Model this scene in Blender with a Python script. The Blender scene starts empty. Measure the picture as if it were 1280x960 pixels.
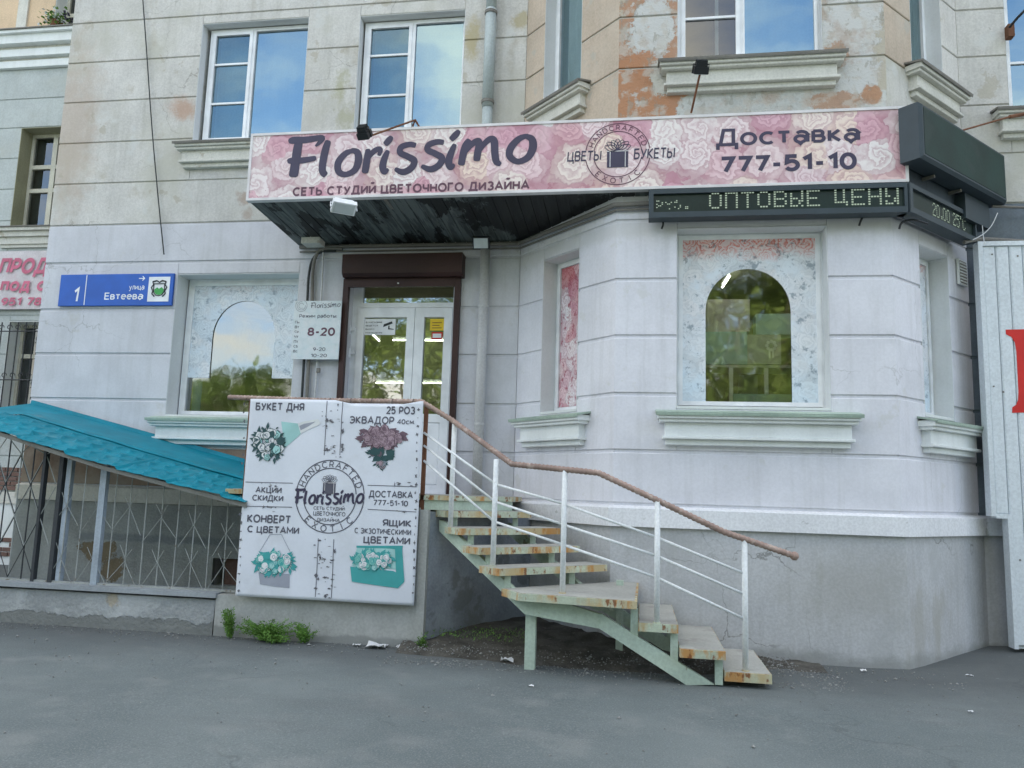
import bpy, math, random
from mathutils import Vector, Matrix
random.seed(7)
S = bpy.context.scene
COL = S.collection
PI = math.pi
# ------------------------------------------------------------------ camera
CAM = Vector((0.0, -9.76, 1.6))
FPX = 985.0
_y, _p, _r = math.radians(9.06992), math.radians(7.72605), math.radians(1.78887)
_f = Vector((-math.sin(_y)*math.cos(_p), math.cos(_y)*math.cos(_p), math.sin(_p)))
_r0 = Vector((math.cos(_y), math.sin(_y), 0)); _u0 = _r0.cross(_f)
RT = math.cos(_r)*_r0 + math.sin(_r)*_u0
UP = -math.sin(_r)*_r0 + math.cos(_r)*_u0
FW = _f
cam_d = bpy.data.cameras.new('camera'); cam = bpy.data.objects.new('camera', cam_d); COL.objects.link(cam)
cam_d.sensor_width = 36; cam_d.lens = 36*FPX/1280; cam_d.clip_start = .05; cam_d.clip_end = 2000
cam.matrix_world = Matrix(((RT.x, UP.x, -FW.x, CAM.x), (RT.y, UP.y, -FW.y, CAM.y), (RT.z, UP.z, -FW.z, CAM.z), (0, 0, 0, 1)))
S.camera = cam
# ------------------------------------------------------------------ world, sun, exposure
SUN_EL, SUN_AZ = math.radians(46), math.radians(14)      # sun stands behind the building
CLX, CLY = 4.1, -2.2
w = bpy.data.worlds.new('World'); S.world = w; w.use_nodes = True
nt = w.node_tree; nt.nodes.clear()
sky = nt.nodes.new('ShaderNodeTexSky'); sky.sky_type = 'NISHITA'; sky.sun_disc = False
sky.sun_elevation = SUN_EL; sky.sun_rotation = SUN_AZ; sky.air_density = 1.0; sky.dust_density = 3.0; sky.ozone_density = 1.0
bg = nt.nodes.new('ShaderNodeBackground'); bg.inputs[1].default_value = .15
wo = nt.nodes.new('ShaderNodeOutputWorld')
tc = nt.nodes.new('ShaderNodeTexCoord'); sx = nt.nodes.new('ShaderNodeSeparateXYZ'); nt.links.new(tc.outputs['Generated'], sx.inputs[0])
dz = nt.nodes.new('ShaderNodeMath'); dz.operation = 'MAXIMUM'; nt.links.new(sx.outputs[2], dz.inputs[0]); dz.inputs[1].default_value = 0.0
da = nt.nodes.new('ShaderNodeMath'); da.operation = 'ADD'; nt.links.new(dz.outputs[0], da.inputs[0]); da.inputs[1].default_value = .18
cv0 = nt.nodes.new('ShaderNodeVectorMath'); cv0.operation = 'DIVIDE'; nt.links.new(tc.outputs['Generated'], cv0.inputs[0]); nt.links.new(da.outputs[0], cv0.inputs[1])
cv = nt.nodes.new('ShaderNodeVectorMath'); cv.operation = 'ADD'; nt.links.new(cv0.outputs[0], cv.inputs[0]); cv.inputs[1].default_value = (CLX, CLY, 0)
cn_ = nt.nodes.new('ShaderNodeTexNoise'); cn_.inputs['Scale'].default_value = 1.15; cn_.inputs['Detail'].default_value = 7; cn_.inputs['Roughness'].default_value = .55; cn_.inputs['Distortion'].default_value = .4; nt.links.new(cv.outputs[0], cn_.inputs['Vector'])
cr_ = nt.nodes.new('ShaderNodeMapRange'); cr_.interpolation_type = 'SMOOTHSTEP'; nt.links.new(cn_.outputs['Fac'], cr_.inputs[0]); cr_.inputs[1].default_value = .42; cr_.inputs[2].default_value = .62
cm = nt.nodes.new('ShaderNodeMix'); cm.data_type = 'RGBA'; nt.links.new(cr_.outputs[0], cm.inputs[0]); nt.links.new(sky.outputs[0], cm.inputs[6]); cm.inputs[7].default_value = (4.55, 4.32, 3.75, 1)   # fair-weather cloud
nt.links.new(cm.outputs[2], bg.inputs[0]); nt.links.new(bg.outputs[0], wo.inputs[0])
sl = bpy.data.lights.new('sun', 'SUN'); sl.energy = 3.5; sl.angle = math.radians(.5); sl.color = (1, .95, .87)
so = bpy.data.objects.new('sun', sl); COL.objects.link(so)
sd = Vector((math.sin(SUN_AZ)*math.cos(SUN_EL), math.cos(SUN_AZ)*math.cos(SUN_EL), math.sin(SUN_EL)))
so.rotation_euler = sd.to_track_quat('Z', 'Y').to_euler()
S.view_settings.view_transform = 'Standard'; S.view_settings.look = 'None'
S.view_settings.exposure = 2.0; S.view_settings.gamma = 1
S.cycles.max_bounces = 8; S.cycles.transparent_max_bounces = 12; S.cycles.caustics_reflective = False; S.cycles.caustics_refractive = False

# ------------------------------------------------------------------ helpers
def srgb(r, g, b):
    f = lambda c: (c/255/12.92 if c/255 <= .04045 else ((c/255+.055)/1.055)**2.4)
    return (f(r), f(g), f(b))
def ray(px, py):
    return RT*((px-640)/FPX) + UP*(-(py-480)/FPX) + FW
def at(px, py, d):
    """point on the vertical plane d metres in front of the camera (parallel to the facade)"""
    r = ray(px, py); return CAM + r*(d/r.y)
def atz(px, py, z):
    r = ray(px, py); return CAM + r*((z-CAM.z)/r.z)

class Frame:
    """local frame on a wall: u along, o outwards, z up"""
    def __init__(s, ox, oy, dx, dy):
        L = math.hypot(dx, dy); s.O = Vector((ox, oy, 0)); s.U = Vector((dx/L, dy/L, 0)); s.N = Vector((dy/L, -dx/L, 0))
    def w(s, u, o, z): return s.O + s.U*u + s.N*o + Vector((0, 0, z))
    def hit(s, px, py, o=0):
        r = ray(px, py); P0 = s.O + s.N*o
        t = (P0-CAM).dot(s.N)/r.dot(s.N); q = CAM + r*t
        return ((q-s.O).dot(s.U), q.z)
F1 = Frame(0, 0, 1, 0)
BL = Frame(-1.49, 0, 1, -1)
BF = Frame(0, -1.26, 1, 0)
BR = Frame(2.62, -1.26, 1.22, 1.26)
F0 = Frame(0, 3.24, 1, 0)
LBL = 1.26*math.sqrt(2); LBR = math.hypot(1.22, 1.26)

class MB:
    def __init__(s): s.v = []; s.f = []; s.m = []; s.cur = 0
    def add(s, vs, fs):
        n = len(s.v); s.v += [tuple(v) for v in vs]
        for f in fs: s.f.append(tuple(i+n for i in f)); s.m.append(s.cur)
        return s
    def poly(s, vs): return s.add(vs, [tuple(range(len(vs)))])
    def box(s, x0, x1, y0, y1, z0, z1):
        return s.add([(x0,y0,z0),(x1,y0,z0),(x1,y1,z0),(x0,y1,z0),(x0,y0,z1),(x1,y0,z1),(x1,y1,z1),(x0,y1,z1)],
                     [(0,3,2,1),(4,5,6,7),(0,1,5,4),(1,2,6,5),(2,3,7,6),(3,0,4,7)])
    def fbox(s, fr, u0, u1, o0, o1, z0, z1):
        c = [fr.w(u, o, z) for z in (z0, z1) for (u, o) in ((u0,o1),(u1,o1),(u1,o0),(u0,o0))]
        return s.add(c, [(0,3,2,1),(4,5,6,7),(0,1,5,4),(1,2,6,5),(2,3,7,6),(3,0,4,7)])
    def cbox(s, fr, u0, u1, o0, o1, z0, z1, c=.008, cl=None, cr=None):
        """box with a chamfered front face"""
        cl = c if cl is None else cl; cr = c if cr is None else cr
        b = [fr.w(u, o0, z) for (u, z) in ((u0,z0),(u1,z0),(u1,z1),(u0,z1))]
        m = [fr.w(u, o1-c, z) for (u, z) in ((u0,z0),(u1,z0),(u1,z1),(u0,z1))]
        t = [fr.w(u, o1, z) for (u, z) in ((u0+cl,z0+c),(u1-cr,z0+c),(u1-cr,z1-c),(u0+cl,z1-c))]
        fs = [(8,9,10,11)] + [(i, (i+1)%4, 4+(i+1)%4, 4+i) for i in range(4)] + [(4+i, 4+(i+1)%4, 8+(i+1)%4, 8+i) for i in range(4)]
        return s.add(b+m+t, fs)
    def obox(s, P, A, B, C):
        """box from corner P and edge vectors A,B,C"""
        P, A, B, C = map(Vector, (P, A, B, C)); c = [P, P+A, P+A+B, P+B]; c += [q+C for q in c]
        return s.add(c, [(0,3,2,1),(4,5,6,7),(0,1,5,4),(1,2,6,5),(2,3,7,6),(3,0,4,7)])
    def prism(s, pts, ext):
        """polygon pts extruded by vector ext"""
        n = len(pts); pts = [Vector(p) for p in pts]; ext = Vector(ext)
        return s.add(pts+[p+ext for p in pts], [tuple(range(n))[::-1], tuple(range(n, 2*n))] + [(i, (i+1)%n, n+(i+1)%n, n+i) for i in range(n)])
    def tube(s, pts, r, n=8, twist=None, caps=True):
        pts = [Vector(p) for p in pts]; rings = []; up = Vector((0, 0, 1)); L = 0
        a = None
        for i, p in enumerate(pts):
            t = (pts[min(i+1, len(pts)-1)] - pts[max(i-1, 0)]).normalized()
            if a is None:
                a = t.cross(up)
                if a.length < .05: a = t.cross(Vector((1, 0, 0)))
            a = (a - t*a.dot(t)).normalized(); b = t.cross(a)
            if i: L += (p-pts[i-1]).length
            rr = r[i] if isinstance(r, (list, tuple)) else r
            rings.append([p + (a*math.cos(2*PI*k/n) + b*math.sin(2*PI*k/n)) * (rr*(1+.13*math.cos(2*(2*PI*k/n)-L*twist)) if twist else rr) for k in range(n)])
        vs = [v for g in rings for v in g]; fs = []
        for i in range(len(pts)-1):
            for k in range(n): fs.append((i*n+k, i*n+(k+1)%n, (i+1)*n+(k+1)%n, (i+1)*n+k))
        if caps: fs += [tuple(range(n))[::-1], tuple(range((len(pts)-1)*n, len(pts)*n))]
        return s.add(vs, fs)
    def build(s, name, mat, parent=None, smooth=False, **props):
        me = bpy.data.meshes.new(name)
        off = parent_loc(parent) if parent is not None else Vector((0, 0, 0))
        if parent is None and s.v:
            xs = list(zip(*s.v)); off = Vector(((min(xs[0])+max(xs[0]))/2, (min(xs[1])+max(xs[1]))/2, min(xs[2])))
        me.from_pydata([(v[0]-off.x, v[1]-off.y, v[2]-off.z) for v in s.v], [], s.f)
        mats = mat if isinstance(mat, (list, tuple)) else [mat]
        for m in mats: me.materials.append(m)
        if len(mats) > 1:
            me.polygons.foreach_set('material_index', s.m)
        if smooth: me.polygons.foreach_set('use_smooth', [True]*len(me.polygons))
        me.validate(); me.update()
        o = bpy.data.objects.new(name, me); COL.objects.link(o)
        if parent is not None: o.parent = parent
        else: o.location = off
        for k, v in props.items(): o[k] = v
        return o
_locs = {}
def parent_loc(p):
    L = Vector((0, 0, 0))
    while p is not None: L += p.location; p = p.parent
    return L
def thing(name, loc, label, cat, group=None):
    o = bpy.data.objects.new(name, None); COL.objects.link(o); o.location = loc; o.empty_display_size = .2
    o['label'] = label; o['category'] = cat
    if group: o['group'] = group
    return o
def tag(o, label, cat, group=None):
    o['label'] = label; o['category'] = cat
    if group: o['group'] = group
    return o

# ------------------------------------------------------------------ materials
class NT:
    def __init__(s, name):
        s.m = bpy.data.materials.new(name); s.m.use_nodes = True; s.t = s.m.node_tree; s.t.nodes.clear()
        s.out = s.n('ShaderNodeOutputMaterial')
    def n(s, t, **kw):
        x = s.t.nodes.new(t)
        for k, v in kw.items(): setattr(x, k, v)
        return x
    def l(s, a, b): s.t.links.new(a, b)
    def val(s, sock, v):
        if hasattr(v, 'is_output') or isinstance(v, bpy.types.NodeSocket): s.l(v, sock)
        elif v is not None: sock.default_value = v
    def math(s, op, a, b=None, c=None, clamp=False):
        x = s.n('ShaderNodeMath', operation=op); x.use_clamp = clamp
        s.val(x.inputs[0], a)
        if b is not None: s.val(x.inputs[1], b)
        if c is not None: s.val(x.inputs[2], c)
        return x.outputs[0]
    def vmath(s, op, a, b=None, scale=None):
        x = s.n('ShaderNodeVectorMath', operation=op); s.val(x.inputs[0], a)
        if b is not None: s.val(x.inputs[1], b)
        if scale is not None: s.val(x.inputs[3], scale)
        return x.outputs[1] if op in ('LENGTH', 'DISTANCE', 'DOT_PRODUCT') else x.outputs[0]
    def pos(s): return s.n('ShaderNodeNewGeometry').outputs['Position']
    def noise(s, vec, scale, detail=4, rough=.55, off=None, dist=0):
        if off is not None: vec = s.vmath('ADD', vec, off)
        x = s.n('ShaderNodeTexNoise'); s.l(vec, x.inputs['Vector']); x.inputs['Scale'].default_value = scale
        x.inputs['Detail'].default_value = detail; x.inputs['Roughness'].default_value = rough; x.inputs['Distortion'].default_value = dist
        return x.outputs['Fac']
    def ramp(s, v, a, b, lo=0., hi=1.):
        x = s.n('ShaderNodeMapRange', clamp=True, interpolation_type='SMOOTHSTEP'); s.val(x.inputs[0], v)
        for i, q in enumerate((a, b, lo, hi)): s.val(x.inputs[1+i], q)
        return x.outputs[0]
    def mix(s, f, a, b, blend='MIX'):
        x = s.n('ShaderNodeMix', data_type='RGBA', blend_type=blend); s.val(x.inputs[0], f)
        for i, q in ((6, a), (7, b)):
            if isinstance(q, tuple): q = (*q[:3], 1)
            s.val(x.inputs[i], q)
        return x.outputs[2]
    def bsdf(s, col, rough=.8, bump=None, bstr=.3, bdist=.01, metal=0, spec=.3):
        b = s.n('ShaderNodeBsdfPrincipled')
        s.val(b.inputs['Base Color'], (*col, 1) if isinstance(col, tuple) else col)
        s.val(b.inputs['Roughness'], rough); s.val(b.inputs['Metallic'], metal); b.inputs['Specular IOR Level'].default_value = spec
        if bump is not None:
            x = s.n('ShaderNodeBump'); x.inputs['Strength'].default_value = bstr; x.inputs['Distance'].default_value = bdist
            s.l(bump, x.inputs['Height']); s.l(x.outputs[0], b.inputs['Normal'])
        s.l(b.outputs[0], s.out.inputs[0]); return b

_noff = [0]
def surf(name, col, rough=.85, var=.12, vscale=2.0, layers=(), bump=.25, bscale=45, bdist=.006, metal=0, spec=.3, streak=0, fine=.06, obj=False):
    """weathered paint: broad and fine tone variation, streaks running down, layers of other colours with their own shapes"""
    t = NT(name); _noff[0] += 1; k = _noff[0]*3.7
    P = t.n('ShaderNodeTexCoord').outputs['Object'] if obj else t.pos()
    c = t.mix(t.ramp(t.noise(P, vscale, 5, off=(k, k, k)), .3, .7), tuple(x*(1-var) for x in col), tuple(min(1, x*(1+var)) for x in col))
    if fine:
        c = t.mix(t.ramp(t.noise(P, 38, 3, off=(k, 0, 0)), .35, .65), c, t.mix(1.0, c, (1-fine*2,)*3, 'MULTIPLY'))
    if streak:
        sp = t.vmath('MULTIPLY', P, (7, 7, .4))
        c = t.mix(t.ramp(t.noise(sp, 1.6, 5, off=(0, k, 0)), .45, .75, 0, streak), c, t.mix(1.0, c, (.62, .62, .58), 'MULTIPLY'))
    h = t.noise(P, bscale, 5, .6)
    for L in layers:
        kind = L[0]; lc = L[1]
        if kind == 'noise':     # ('noise', colour, scale, threshold, softness, amount, stretch)
            _, _, sc, th, sf, am = L[:6]; st = L[6] if len(L) > 6 else (1, 1, 1); k += 5.3
            m = t.ramp(t.noise(t.vmath('MULTIPLY', P, st), sc, 7, .62, off=(k, k*.5, -k)), th, th+sf, 0, am)
        elif kind == 'blob':    # ('blob', colour, centre, radius, wobble, amount, fine)
            _, _, ce, ra, wo_, am = L[:6]; k += 2.1; soft = L[6] if len(L) > 6 else .04
            st = L[7] if len(L) > 7 else (1, 1, 1)
            d = t.vmath('LENGTH', t.vmath('MULTIPLY', t.vmath('SUBTRACT', P, ce), st))
            d = t.math('ADD', d, t.math('MULTIPLY', t.math('SUBTRACT', t.noise(P, 4.5, 9, .76, off=(k, k, 0)), .5), wo_*1.25))
            m = t.ramp(d, ra, ra+soft, am, 0)
        elif kind == 'band':    # ('band', colour, z0, z1, soft, wobble, amount, x0, x1)  a zone of the wall between two heights
            _, _, z0, z1, sf, wo_, am, x0, x1 = L; k += 2.3
            xyz = t.n('ShaderNodeSeparateXYZ'); t.l(P, xyz.inputs[0])
            zz = t.math('ADD', xyz.outputs[2], t.math('MULTIPLY', t.math('SUBTRACT', t.noise(P, 3.2, 7, .65, off=(k, 0, k)), .5), wo_))
            xx = t.math('ADD', xyz.outputs[0], t.math('MULTIPLY', t.math('SUBTRACT', t.noise(P, 4.2, 6, .6, off=(-k, 0, k)), .5), wo_))
            m = t.math('MULTIPLY', t.math('MULTIPLY', t.ramp(zz, z0, z0+sf), t.ramp(zz, z1-sf, z1, 1, 0)), t.math('MULTIPLY', t.ramp(xx, x0, x0+sf), t.ramp(xx, x1-sf, x1, am, 0)))
        elif kind == 'crack':   # ('crack', colour, scale, width, amount): hairline cracks
            _, _, sc, wd, am = L; k += 3.1
            nz = t.n('ShaderNodeTexNoise'); nz.inputs['Scale'].default_value = 3.5; nz.inputs['Detail'].default_value = 6; t.l(t.vmath('ADD', P, (k, k, 0)), nz.inputs['Vector'])
            vo = t.n('ShaderNodeTexVoronoi', feature='DISTANCE_TO_EDGE'); vo.inputs['Scale'].default_value = sc
            t.l(t.vmath('ADD', P, t.vmath('SCALE', nz.outputs['Color'], scale=.45)), vo.inputs['Vector'])
            m = t.math('MULTIPLY', t.ramp(vo.outputs['Distance'], 0, wd, am, 0), t.ramp(t.noise(P, .7, 3, off=(-k, k, 2)), .5, .62))
        c = t.mix(m, c, lc)
        h = t.math('SUBTRACT', h, t.math('MULTIPLY', m, .35))
    t.bsdf(c, rough, h, bump, bdist, metal, spec)
    return t.m
def plain(name, col, rough=.5, metal=0, spec=.4): 
    t = NT(name)
    P = t.pos(); n = t.noise(P, 60, 3)
    t.bsdf(t.mix(t.ramp(t.noise(P, 4, 4), .3, .7), tuple(x*.9 for x in col), tuple(min(1, x*1.08) for x in col)), rough, n, .05, .002, metal, spec)
    return t.m
def glow(name, col, s):
    t = NT(name); e = t.n('ShaderNodeEmission'); e.inputs[0].default_value = (*col, 1); e.inputs[1].default_value = s
    t.l(e.outputs[0], t.out.inputs[0]); return t.m
def glass(name, refl=.3, tint=(.8, .88, .84), rough=.0, wav=.004, gcol=(.95, .98, 1)):
    t = NT(name)
    tr = t.n('ShaderNodeBsdfTransparent'); tr.inputs[0].default_value = (*tint, 1)
    gl = t.n('ShaderNodeBsdfGlossy'); gl.inputs[0].default_value = (*gcol, 1); gl.inputs['Roughness'].default_value = rough
    P = t.pos(); b = t.n('ShaderNodeBump'); b.inputs['Strength'].default_value = .25; b.inputs['Distance'].default_value = wav
    t.l(t.noise(P, 1.7, 2), b.inputs['Height']); t.l(b.outputs[0], gl.inputs['Normal'])
    fr = t.n('ShaderNodeFresnel'); fr.inputs[0].default_value = 1.45
    fac = t.math('ADD', t.math('MULTIPLY', fr.outputs[0], 1.3), refl-.05, clamp=True)
    mx = t.n('ShaderNodeMixShader'); t.l(fac, mx.inputs[0]); t.l(tr.outputs[0], mx.inputs[1]); t.l(gl.outputs[0], mx.inputs[2])
    t.l(mx.outputs[0], t.out.inputs[0]); return t.m

def rose_mat(name, scale, stops, gap, contrast=.5, radk=.8, ycoef=.6, accent=None, rough=.45, stretch=(1, 1), fade=None, amount=1.0, base=None):
    """printed roses: every Voronoi cell is a bloom with petals curling round its centre"""
    t = NT(name); xyz = t.n('ShaderNodeSeparateXYZ'); t.l(t.pos(), xyz.inputs[0])
    cb = t.n('ShaderNodeCombineXYZ')
    t.l(t.math('MULTIPLY', t.math('ADD', xyz.outputs[0], t.math('MULTIPLY', xyz.outputs[1], ycoef)), scale*stretch[0]), cb.inputs[0])
    t.l(t.math('MULTIPLY', xyz.outputs[2], scale*stretch[1]), cb.inputs[1])
    V = cb.outputs[0]
    wob = t.n('ShaderNodeTexNoise'); wob.inputs['Scale'].default_value = 2.3; wob.inputs['Detail'].default_value = 3; t.l(V, wob.inputs['Vector'])
    V2 = t.vmath('ADD', V, t.vmath('SCALE', t.vmath('SUBTRACT', wob.outputs['Color'], (.5, .5, .5)), scale=.55))
    wb2 = t.n('ShaderNodeTexNoise'); wb2.inputs['Scale'].default_value = 9; wb2.inputs['Detail'].default_value = 3; t.l(V, wb2.inputs['Vector'])
    V2 = t.vmath('ADD', V2, t.vmath('SCALE', t.vmath('SUBTRACT', wb2.outputs['Color'], (.5, .5, .5)), scale=.12))
    V2 = t.vmath('MULTIPLY', V2, (1, 1, 0))
    vo = t.n('ShaderNodeTexVoronoi', voronoi_dimensions='2D'); vo.inputs['Scale'].default_value = 1; vo.inputs['Randomness'].default_value = .8
    t.l(V2, vo.inputs['Vector'])
    d = t.vmath('SUBTRACT', V2, vo.outputs['Position']); d = t.vmath('MULTIPLY', d, (1, 1, 0))
    r = t.vmath('LENGTH', d); dx = t.n('ShaderNodeSeparateXYZ'); t.l(d, dx.inputs[0])
    th = t.math('MULTIPLY', t.math('ARCTAN2', dx.outputs[1], dx.outputs[0]), 1/(2*PI))
    cc = t.n('ShaderNodeSeparateColor'); t.l(vo.outputs['Color'], cc.inputs[0])
    rr = t.math('POWER', r, .75)
    lobes = t.math('MULTIPLY', t.math('ABSOLUTE', t.math('SINE', t.math('ADD', t.math('MULTIPLY', th, PI*5), t.math('MULTIPLY', cc.outputs[2], 9)))), .16)
    q = t.math('ADD', t.math('ADD', t.math('MULTIPLY', rr, t.math('ADD', 3.6, t.math('MULTIPLY', cc.outputs[1], 3))), t.math('MULTIPLY', th, 2)), lobes)
    q = t.math('ADD', q, t.math('MULTIPLY', t.noise(V, 3.4, 3), 2.0))
    fr = t.math('FRACT', q)
    edge = t.math('MULTIPLY', t.ramp(fr, 0, .75, .0, 1), t.ramp(fr, .93, 1.0, 1, .5))
    rad = t.ramp(r, .38, .72)
    cr = t.n('ShaderNodeValToRGB'); cr.color_ramp.interpolation = 'EASE'
    els = cr.color_ramp.elements
    while len(els) < len(stops): els.new(.5)
    for e, (p_, c_) in zip(els, stops): e.position = p_; e.color = (*c_, 1)
    t.l(cc.outputs[0], cr.inputs[0])
    c = t.mix(t.math('MULTIPLY', t.math('SUBTRACT', 1, edge), contrast), cr.outputs[0], t.mix(.7, cr.outputs[0], gap))
    c = t.mix(t.math('MULTIPLY', rad, contrast*radk), c, gap)
    c = t.mix(t.ramp(r, .0, .14, contrast*.6, 0), c, t.mix(.35, cr.outputs[0], gap))
    c = t.mix(t.ramp(t.noise(V, .8, 3), .4, .75, 0, .35), c, (.8, .72, .68))
    if base is not None:
        m = t.ramp(t.noise(V, .7, 5, .6, off=(3, 1, 0)), .30, .52, 0, amount)
        c = t.mix(m, base, c)
    if accent is not None:
        c = t.mix(t.ramp(t.noise(V, 1.9, 6, .72, off=(8, 2, 0)), .54, .63, 0, .75), c, accent)
    if fade is not None:   # printed colours that change with height on the film
        for (z0, z1, fc, am) in fade:
            zz = t.math('ADD', xyz.outputs[2], t.math('MULTIPLY', t.math('SUBTRACT', t.noise(V, 1.2, 4), .5), .35))
            c = t.mix(t.math('MULTIPLY', t.ramp(zz, z0, z1, 0, am), t.ramp(edge, .0, .8, 1, .35 if fc[0] == 1 else 1)), c, t.mix(1.0, c, fc, 'MULTIPLY'))
    t.bsdf(c, rough, None, spec=.35); return t.m

LOWC = srgb(204, 206, 214)
M = {}
M['low'] = surf('lower_wall_paint', (.61, .615, .65), var=.06, streak=.2, bump=.18, fine=.025, layers=[('crack', (.3, .3, .3), .8, .006, .6), ('noise', (.50, .49, .46), 2.4, .6, .08, .5), ('noise', (.46, .47, .48), 1.1, .55, .2, .5)])
M['lowbay'] = surf('bay_wall_paint', (.735, .735, .78), var=.05, streak=.25, bump=.18, fine=.025, layers=[('crack', (.4, .4, .4), .7, .005, .6), ('noise', (.60, .60, .58), 2.8, .62, .06, .5), ('band', (.58, .58, .57), 4.35, 4.7, .15, .35, .6, -2, 4), ('noise', (.52, .53, .55), 1.3, .56, .2, .5)])
GR = (.44, .45, .40)
M['up'] = surf('upper_wall_limewash', (.62, .605, .57), var=.08, streak=.28, bump=.45, layers=[('crack', (.25, .23, .2), .9, .008, .7), 
    ('noise', (.49, .48, .41), .8, .46, .2, .75), ('noise', (.38, .34, .26), 1.7, .57, .14, .55), ('noise', (.60, .61, .59), 2.2, .58, .1, .6), ('noise', (.34, .32, .26), 14, .66, .05, .5),
    ('blob', (.45, .27, .18), (-6.42, 0, 6.85), .05, .5, .7, .25), ('blob', (.40, .31, .25), (-5.4, 0, 5.5), .04, .5, .8, .1),
    ('blob', (.40, .31, .25), (-5.3, 0, 5.25), .02, .4, .7, .1), ('blob', (.46, .36, .28), (-8.15, 0, 6.6), .12, .9, .55, .5, (1, 1, .35)),
    ('blob', (.40, .39, .27), (-4.1, 0, 7.1), .02, .5, .8, .12, (1, 1, .4)), ('blob', (.40, .39, .27), (-3.98, 0, 6.6), .05, .6, .7, .15),
    ('blob', (.43, .36, .2), (-2.25, 0, 7.7), .02, .4, .8, .15, (1, 1, .35)), ('blob', (.42, .36, .22), (-1.6, 0, 7.9), .08, .4, .8, .1),
    ('noise', (.40, .36, .28), 2.6, .63, .03, .55)])
M['baypale'] = surf('bay_ochre_paint', (.54, .45, .36), var=.07, streak=.18, bump=.35, layers=[('noise', (.56, .50, .42), 1.2, .5, .2, .6), ('noise', (.43, .42, .37), 3, .62, .05, .6)])
M['peel'] = surf('bay_peeling_paint', (.52, .44, .34), var=.1, bump=.8, bdist=.012, layers=[
    ('noise', (.49, .21, .11), 1.05, .47, .03, .95), ('noise', (.56, .56, .53), 1.5, .50, .04, 1.0), ('noise', (.33, .31, .27), 9, .60, .02, .7, (1, 1, .5))])
M['peelbare'] = surf('bay_bared_plaster', (.55, .55, .51), var=.1, bump=.8, bdist=.012, layers=[
    ('noise', (.50, .42, .30), 1.4, .52, .04, .95), ('noise', (.47, .24, .14), 2.0, .585, .02, .9), ('noise', (.33, .31, .27), 10, .57, .02, .7, (1, 1, .5))])
M['bayfront'] = surf('bay_front_flaking_paint', (.56, .57, .54), var=.08, streak=.15, bump=.7, bdist=.012, layers=[
    ('band', (.50, .43, .33), 5.7, 9.5, .06, .35, .95, -.6, .36), ('band', (.47, .42, .33), 5.95, 9.5, .06, .35, .85, 2.02, 3.0),
    ('blob', (.43, .24, .15), (.14, -1.29, 6.78), .42, .55, .92, .03, (1, 1, .8)), ('blob', (.57, .57, .55), (.13, -1.29, 6.88), .26, .45, 1, .03, (1, 1, .75)),
    ('blob', (.44, .22, .12), (.06, -1.29, 6.12), .44, .40, .95, .03, (1, 1, .95)), ('blob', (.55, .54, .49), (.22, -1.29, 6.28), .12, .5, 1, .03, (1, 1, .6)),
    ('blob', (.57, .57, .55), (2.32, -1.29, 6.85), .30, .5, 1, .04, (1, 1, .8)), ('blob', (.57, .57, .55), (2.3, -1.29, 6.2), .28, .6, 1, .04), ('blob', (.43, .27, .18), (2.08, -1.29, 6.42), .13, .35, .9, .04), ('blob', (.43, .24, .14), (2.48, -1.29, 5.95), .09, .15, .95, .03),
    ('blob', (.42, .26, .17), (2.12, -1.29, 5.9), .16, .3, .9, .04, (.6, 1, 1.6)), ('band', (.36, .33, .27), 5.9, 9.5, .1, .2, .0, 1.9, 3),
    ('noise', (.33, .31, .26), 11, .585, .02, .55, (1, 1, .5)), ('noise', (.50, .29, .18), 4.5, .66, .03, .7), ('noise', (.52, .48, .42), 6, .50, .1, .65), ('noise', (.40, .30, .23), 2.2, .54, .12, .6), ('noise', (.56, .55, .52), 3.1, .58, .05, .8)])
M['trim'] = surf('white_moulding_paint', (.80, .83, .82), var=.05, streak=.15, bump=.1, fine=.02)
M['trimbeige'] = surf('cream_moulding_paint', (.68, .67, .61), var=.08, streak=.2, bump=.3, layers=[('noise', (.42, .36, .27), 4, .62, .05, .6)])
M['green'] = surf('pale_green_flashing', (.40, .50, .42), .6, bump=.1)
M['band'] = surf('plinth_band_paint', (.83, .84, .86), var=.04, streak=.12, bump=.2, layers=[('noise', (.42, .43, .42), 5, .66, .04, .6)])
M['plinth'] = surf('plinth_cement_render', (.53, .54, .55), var=.08, vscale=1.2, streak=.3, bump=.5, bscale=25, layers=[
    ('noise', (.42, .43, .43), 1.1, .5, .18, .8), ('noise', (.36, .35, .31), 1.6, .56, .12, .6, (1, 1, .35)), ('crack', (.2, .2, .19), .8, .008, .8), 
    ('blob', (.34, .33, .29), (2.1, -1.3, .75), .1, .9, .35, .6, (.7, 1, 1.2)), ('band', (.27, .28, .27), -.3, .16, .12, .3, .7, -3, 6)])
M['base'] = surf('basement_cement_render', (.36, .38, .37), var=.15, streak=.25, bump=.7, bscale=20, bdist=.015, layers=[
    ('blob', (.21, .17, .11), (-7.05, 0, .62), .16, .5, .97, .02, (.65, 1, 1.1)), ('blob', (.21, .17, .11), (-6.8, 0, .42), .14, .4, .97, .02),
    ('noise', (.27, .29, .28), 1.3, .52, .15, .7), ('band', (.15, .18, .2), .75, .9, .05, .12, .5, -7.4, -3)])
M['brown'] = surf('brown_washed_wall', (.26, .19, .14), var=.2, streak=.3, bump=.5, layers=[('noise', (.34, .30, .25), 1.5, .5, .15, .7)])
M['wing'] = surf('wing_wall_paint', (.50, .54, .53), var=.07, streak=.15, bump=.3, layers=[('noise', (.46, .47, .42), 1.0, .52, .2, .6)])
M['beige'] = surf('wing_beige_storey', (.70, .53, .36), var=.06, streak=.15)
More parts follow.
